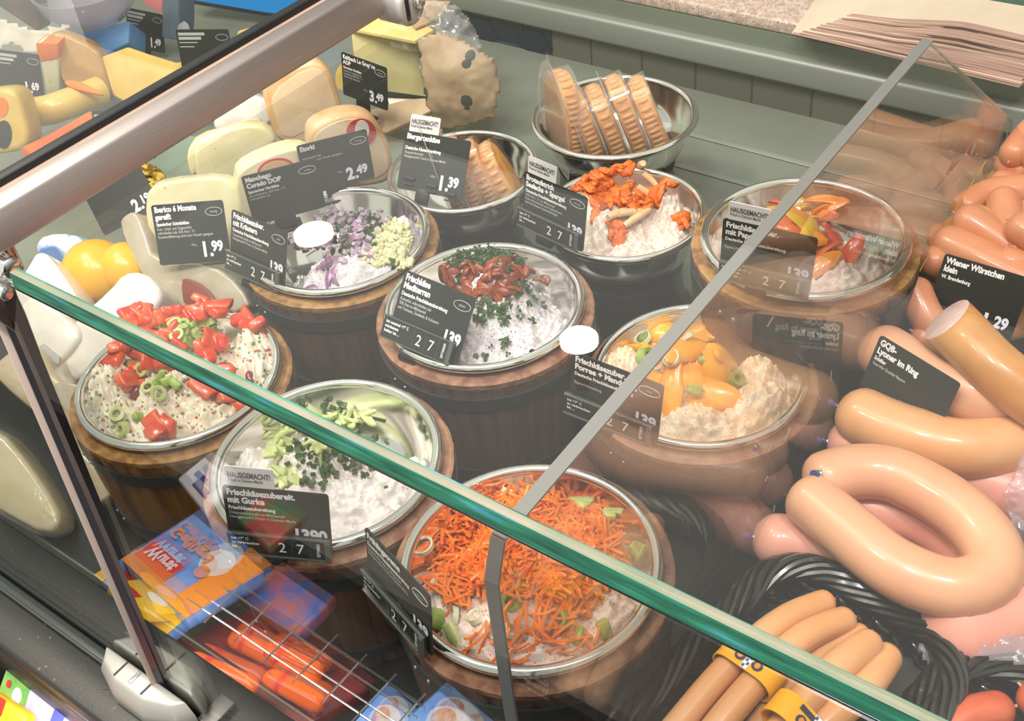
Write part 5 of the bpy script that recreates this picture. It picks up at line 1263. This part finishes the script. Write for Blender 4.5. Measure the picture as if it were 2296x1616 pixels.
sausage('red_sausage', [(2320, 1565, .846), (2400, 1640, .84)], .0135, SAR, 'second red sausage at the frame edge of the smaller basket', 'sausage', 'red sausages in the smaller basket')

BGp = 'banded wieners in the larger basket'
BP = [([(1845, 1352, .872), (1770, 1382, .880), (1690, 1440, .880), (1600, 1530, .874), (1500, 1650, .866)], .0105, 'banded wiener farthest back in the larger basket'),
      ([(1890, 1392, .872), (1810, 1424, .880), (1730, 1490, .880), (1640, 1590, .874), (1570, 1680, .866)], .0110, 'second banded wiener, its tip beside the farthest one'),
      ([(1925, 1425, .864), (1850, 1455, .864), (1770, 1540, .862), (1700, 1630, .856)], .0100, 'thin wiener squeezed between the two banded bundles'),
      ([(1945, 1445, .882), (1885, 1490, .886), (1805, 1570, .882), (1730, 1670, .872)], .0118, 'wiener with a pale translucent tip in the nearer bundle'),
      ([(1985, 1475, .872), (1935, 1545, .876), (1850, 1620, .872), (1780, 1690, .862)], .0122, 'wiener nearest the basket side in the nearer bundle')]
for pts, r, lab in BP: sausage('wiener_sausage', pts, r, SALT, lab, 'sausage', BGp, n=18)
q = MB()
def band(pA, pB, ra, rb_, wd, label):
    """a paper sleeve around two sausages whose centres are pA and pB at the sleeve"""
    a0, a1 = pA; b0, b1 = pB
    ax = ((a1-a0)+(b1-b0)).normalized(); ca, cb = (a0+a1)/2, (b0+b1)/2; c = (ca+cb)/2
    side = (cb-ca); side = (side-ax*side.dot(ax)).normalized(); up = ax.cross(side)
    if up.z < 0: up = -up
    hw = (cb-ca).length/2
    g = empty('paper_band', c, label, 'paper band', 'yellow paper bands')
    prof = []
    for i in range(13): t = -pi/2+pi*i/12; prof.append((hw+rb_*cos(t), rb_*sin(t)))
    for i in range(13): t = pi/2+pi*i/12; prof.append((-hw+ra*cos(t), ra*sin(t)))
    q = MB(); e = .0012
    rg = []
    for (s, k) in ((-wd/2, 0), (wd/2, 0), (wd/2, 1), (-wd/2, 1)):
        rg.append([ax*s+side*(x*(1+(e+.0006*k)/hw))+up*(z*(1.08+.05*k)) for x, z in prof])
    q.rings(rg+[rg[0]], False, False)
    o = q.build('sleeve', YBAND, g, autos=.7)
    top = rb_*1.14
    def pat(cx, cz, w_, h_, m, nm, off=.0004, round_=False):
        q = MB()
        if round_: pts_ = [(cx+w_*cos(t), cz+h_*sin(t)) for t in [2*pi*i/20 for i in range(20)]]
        else: pts_ = [(cx-w_, cz-h_), (cx+w_, cz-h_), (cx+w_, cz+h_), (cx-w_, cz+h_)]
        q.rings([[side*x+ax*y+up*(top+off) for x, y in pts_], [side*x+ax*y+up*(top+off+.0003) for x, y in pts_]]); return q.build(nm, m, o, smooth=False)
    for sx in (-.6, .75):
        pat(hw*sx, wd*.12, wd*.20, wd*.20, NAVY, 'round_logo', 0, True); pat(hw*sx, wd*.12, wd*.10, wd*.12, ORPR, 'logo_figure', .0004, True)
        pat(hw*sx, -wd*.26, wd*.30, wd*.10, NAVY, 'dark_lettering_strip')
    q = MB()
    for i in range(7):
        for j in range(2):
            if (i+j) % 2 == 0: cx_, cy_ = hw*.08+(j-.5)*wd*.10, -wd*.45+wd*.13*(i+.5); q.box(side*cx_+ax*cy_+up*(top+.0005), (wd*.09, wd*.12, .0003), Matrix((side, ax, up)).transposed())
    pat(hw*.08, 0, wd*.12, wd*.48, WHITE, 'white_strip', 0); q.build('blue_check', BLUCK, o, smooth=False)
def bp(i, u0, v0, u1, v1): z = BP[i][0][2][2]; return atz(u0, v0, z), atz(u1, v1, z)
band(bp(0, 1672, 1458, 1636, 1494), bp(1, 1722, 1500, 1690, 1536), .0108, .0114, .021, 'yellow paper band around the two farthest wieners')
band(bp(3, 1772, 1608, 1745, 1645), bp(4, 1842, 1628, 1812, 1660), .0120, .0124, .021, 'yellow paper band around the nearer two wieners')

# ================================================================== LOWER FRONT SHELF (packs mirrored in the front glass)
def vm(u, v, z):                                     # the place whose image in the front pane shows at this point of the photograph
    yg = slope(.80)+.001; p = atz(u, v, z); return Vector((p.x, 2*yg-p.y, p.z))
def flat_pack(pts, th, name, base, label, cat, group=None, decos=()):
    c = sum(pts, Vector())/len(pts); g = empty(name, c, label, cat, group)
    q = MB(); n = (pts[1]-pts[0]).cross(pts[2]-pts[0]).normalized()
    if n.z < 0: n = -n
    q.rings([[p-c-n*th for p in pts], [p-c for p in pts]]); q.build('pack_body', base, g, bevel=.0025)
    for di, (a0, b0, a1, b1, m, nm) in enumerate(decos):
        A, B_, C_, D_ = pts
        def uv(a, b_): return A.lerp(B_, a).lerp(D_.lerp(C_, a), b_)-c+n*(.0006+.0005*di)
        q = MB(); k = [uv(a0, b0), uv(a1, b0), uv(a1, b1), uv(a0, b1)]
        if nm.endswith(('picture', 'dot')): k = [uv((a0+a1)/2+(a1-a0)/2*cos(t), (b0+b1)/2+(b1-b0)/2*sin(t)) for t in [2*pi*i/24 for i in range(24)]]
        q.rings([[p-n*.0004 for p in k], k]); q.build(nm, m, g, smooth=False)
    return g
def pack_text(g, pts, string, a0, b0, a1, b1, m, name, lift=.004):
    v, f = text_mb([(string, 0, 0, 1, 1, 1.5, 'LEFT')], m); xs = [q[0] for q in v]; zs = [q[2] for q in v]
    A, B_, C_, D_ = pts; n = (B_-A).cross(C_-A).normalized(); n = n if n.z > 0 else -n
    out = []
    for x, _, z in v:
        b_ = b0+(b1-b0)*(x-min(xs))/(max(xs)-min(xs)); a = a0+(a1-a0)*(z-min(zs))/(max(zs)-min(zs))
        out.append(A.lerp(B_, a).lerp(D_.lerp(C_, a), b_)-g.location+n*lift)
    me = bpy.data.meshes.new(name); me.from_pydata(out, [], f); me.materials.append(m); link(bpy.data.objects.new(name, me), g)
BPK = M('bright_blue_pack', '#4f82cf', .35, col2='#7ea6de', nscale=30); RPK = M('red_print', '#cf2a22', .4); YPK = M('yellow_print', '#f1c21b', .4); OPK = M('orange_print_bold', '#e98a22', .4); GRPK = M('green_pack', '#5f9c4f', .35, col2='#93b84a', nscale=30); LPK = M('lilac_pack', '#a7a6d6', .35, col2='#d7c9e0', nscale=26); WPK = M('white_pack_print', '#dfe3ea', .4); DRPK = M('dark_red_pack', '#7a1c20', .4, col2='#4c1418', nscale=24)
Z1 = .690
P1 = [vm(295, 1211, Z1), vm(452, 1095, Z1), vm(612, 1228, Z1), vm(444, 1344, Z1)]
g = flat_pack(P1, .018, 'snack_pack', BPK, 'blue snack pack with red banner lying on the lower shelf', 'snack pack', 'snack packs on the lower shelf',
   [(0, 0, .14, 1, OPK, 'orange_border'), (.14, .04, .42, .5, RPK, 'red_banner'), (.0, .72, 1, 1, OPK, 'orange_base'), (.50, .50, .92, .80, WPK, 'pale_picture'), (.42, .58, .60, .72, OPK, 'orange_dot')])
pack_text(g, P1, 'Geflügel', .78, .06, .58, .60, OPK, 'orange_lettering'); pack_text(g, P1, 'Wurst', .38, .10, .22, .46, WPK, 'white_lettering')
P2 = [vm(240, 1246, Z1-.02), vm(330, 1180, Z1-.02), vm(500, 1290, Z1-.02), vm(402, 1382, Z1-.02)]
flat_pack(P2, .018, 'snack_pack', BPK, 'blue and yellow snack pack beneath the red-bannered pack', 'snack pack', 'snack packs on the lower shelf',
   [(0, 0, .3, .12, YPK, 'yellow_corner'), (.10, .12, .45, .6, RPK, 'red_banner'), (0, .78, 1, 1, YPK, 'yellow_base'), (.5, .4, .8, .7, WPK, 'pale_picture')])
P3_ = [vm(930, 1500, .66), vm(1010, 1440, .66), vm(1130, 1560, .66), vm(1020, 1660, .66)]
PICM = M('sausage_picture', '#b5694f', .4, col2='#d9cdb4', nscale=60)
flat_pack([vm(800, 1590, .67), vm(880, 1490, .67), vm(960, 1560, .67), vm(880, 1680, .67)], .016, 'sausage_pack', BPK, 'blue sausage pack with picture on the lower shelf by the wire rack', 'sausage pack', 'blue sausage packs on the lower shelf', [(.30, .15, .95, .85, WPK, 'pale_picture'), (.45, .2, .85, .55, PICM, 'sausage_picture')])
flat_pack([vm(930, 1560, .67), vm(1010, 1480, .67), vm(1130, 1580, .67), vm(1050, 1700, .67)], .016, 'sausage_pack', BPK, 'second blue sausage pack with picture, under the carrot bowl reflection', 'sausage pack', 'blue sausage packs on the lower shelf', [(.15, .15, .95, .9, WPK, 'pale_picture'), (.3, .2, .85, .55, PICM, 'sausage_picture'), (.5, .6, .9, .85, PICM, 'onion_picture')])
flat_pack([vm(412, 1015, .70), vm(470, 960, .70), vm(530, 1010, .70), vm(478, 1095, .70)], .010, 'white_pack', M('milky_white_pack', '#d5d6de', .4), 'white pack with dark blue print at the shelf back', 'snack pack', 'snack packs on the lower shelf', [(.18, .35, .40, .80, M('deep_blue_print', '#1f2f7d', .4), 'blue_print'), (.40, .2, .58, .55, M('deep_blue_print', '#1f2f7d', .4), 'blue_print')])
ORS = M('orange_sausage_casing', '#e8641a', .25, coat=.4)
def shelf_sausage(p0, p1, r, lab):
    a, b_ = vm(*p0), vm(*p1); q = MB(); c = (a+b_)/2; pth = [a.lerp(b_, i/10)-c for i in range(11)]
    d = (b_-a).normalized()
    q.tube([pth[0]-d*r*.8]+[pth[0]-d*r*.5]+pth+[pth[-1]+d*r*.5, pth[-1]+d*r*.8], [r*.3, r*.8]+[r]*11+[r*.8, r*.3], 16); o = q.build('shelf_sausage', ORS); o.location = c
    tag(o, lab, 'sausage', 'orange sausages on the lower shelf')
    q = MB(); q.tube([pth[2], pth[3]], r*1.03, 16, cap=False); q.build('red_ring_band', RPK, o)
for p0, p1, lab in (((470, 1438, .67), (590, 1490, .67), 'upper orange sausage with red ring on the lower shelf'), ((462, 1476, .66), (570, 1530, .66), 'lower orange sausage with red ring on the lower shelf'), ((640, 1405, .66), (735, 1450, .66), 'orange sausage under the wire rack, upper one'), ((640, 1470, .66), (740, 1520, .66), 'orange sausage under the wire rack, lower one'), ((560, 1380, .65), (650, 1420, .65), 'orange sausage behind the upper red-ringed one')):
    shelf_sausage(p0, p1, .0105, lab)
flat_pack([vm(420, 1390, .64), vm(620, 1290, .64), vm(860, 1480, .64), vm(640, 1620, .64)], .02, 'dark_red_pack', DRPK, 'dark red sausage tray under the orange sausages on the lower shelf', 'sausage pack')
flat_pack([vm(560, 1270, .66), vm(640, 1210, .66), vm(760, 1290, .66), vm(690, 1370, .66)], .018, 'mixed_pack', M('mixed_pack_print', '#b5552f', .4, col2='#2f5fae', nscale=40), 'orange and blue printed pack behind the wire rack', 'snack pack')
flat_pack([vm(545, 1100, .70), vm(600, 1050, .70), vm(690, 1100, .70), vm(620, 1170, .70)], .012, 'red_pack', M('red_green_pack_print', '#b5232b', .4, col2='#3f7d4d', nscale=26), 'red and green printed pack at the shelf back, mirrored in the cucumber card', 'snack pack')
wr = empty('wire_rack', vm(700, 1400, .71), 'pale wire rack standing over the lower shelf packs', 'wire rack')
q = MB(); cc = wr.location
for i in range(7):
    a, b_ = vm(480+i*66, 1395-40+i*44, .715), vm(560+i*66, 1260+i*44, .715); q.tube([a-cc, b_-cc], .0010, 6)
q.build('cross_wire', CHROME, wr)
q = MB()
for (u0, v0, u1, v1) in ((440, 1300, 900, 1600), (520, 1270, 960, 1560)): q.tube([vm(u0, v0, .714)-cc, vm(u1, v1, .714)-cc], .0014, 6)
q.build('long_wire', CHROME, wr)
# packs seen directly below the rail
def dp(u, v, z): return atz(u, v, z)
flat_pack([dp(18, 1482, .690), dp(75, 1512, .690), dp(55, 1640, .66), dp(-20, 1590, .66)], .014, 'snack_pack', GRPK, 'green snack bag leaning against the black rail', 'snack pack', 'snack packs below the rail', [(.45, .35, .75, .65, WPK, 'pale_picture'), (.2, .3, .35, .45, RPK, 'red_dot')])
flat_pack([dp(75, 1512, .690), dp(200, 1600, .690), dp(150, 1720, .66), dp(35, 1640, .66)], .014, 'snack_pack', LPK, 'lilac and light blue snack bag below the black rail', 'snack pack', 'snack packs below the rail', [(.45, .05, .72, .22, YPK, 'yellow_print'), (.5, .25, .68, .6, M('blue_lettering', '#4653a0', .4), 'blue_lettering'), (.72, .4, .85, .7, RPK, 'red_print'), (.86, .0, 1, .5, YPK, 'yellow_corner')])
flat_pack([dp(-40, 1535, .70), dp(60, 1600, .70), dp(30, 1700, .68), dp(-80, 1640, .68)], .014, 'snack_pack', YPK, 'yellow and red snack bag in the lower corner before the lilac bag', 'snack pack', 'snack packs below the rail', [(.0, .0, .55, .35, RPK, 'red_print'), (.45, .45, .9, .8, WPK, 'pale_picture')])
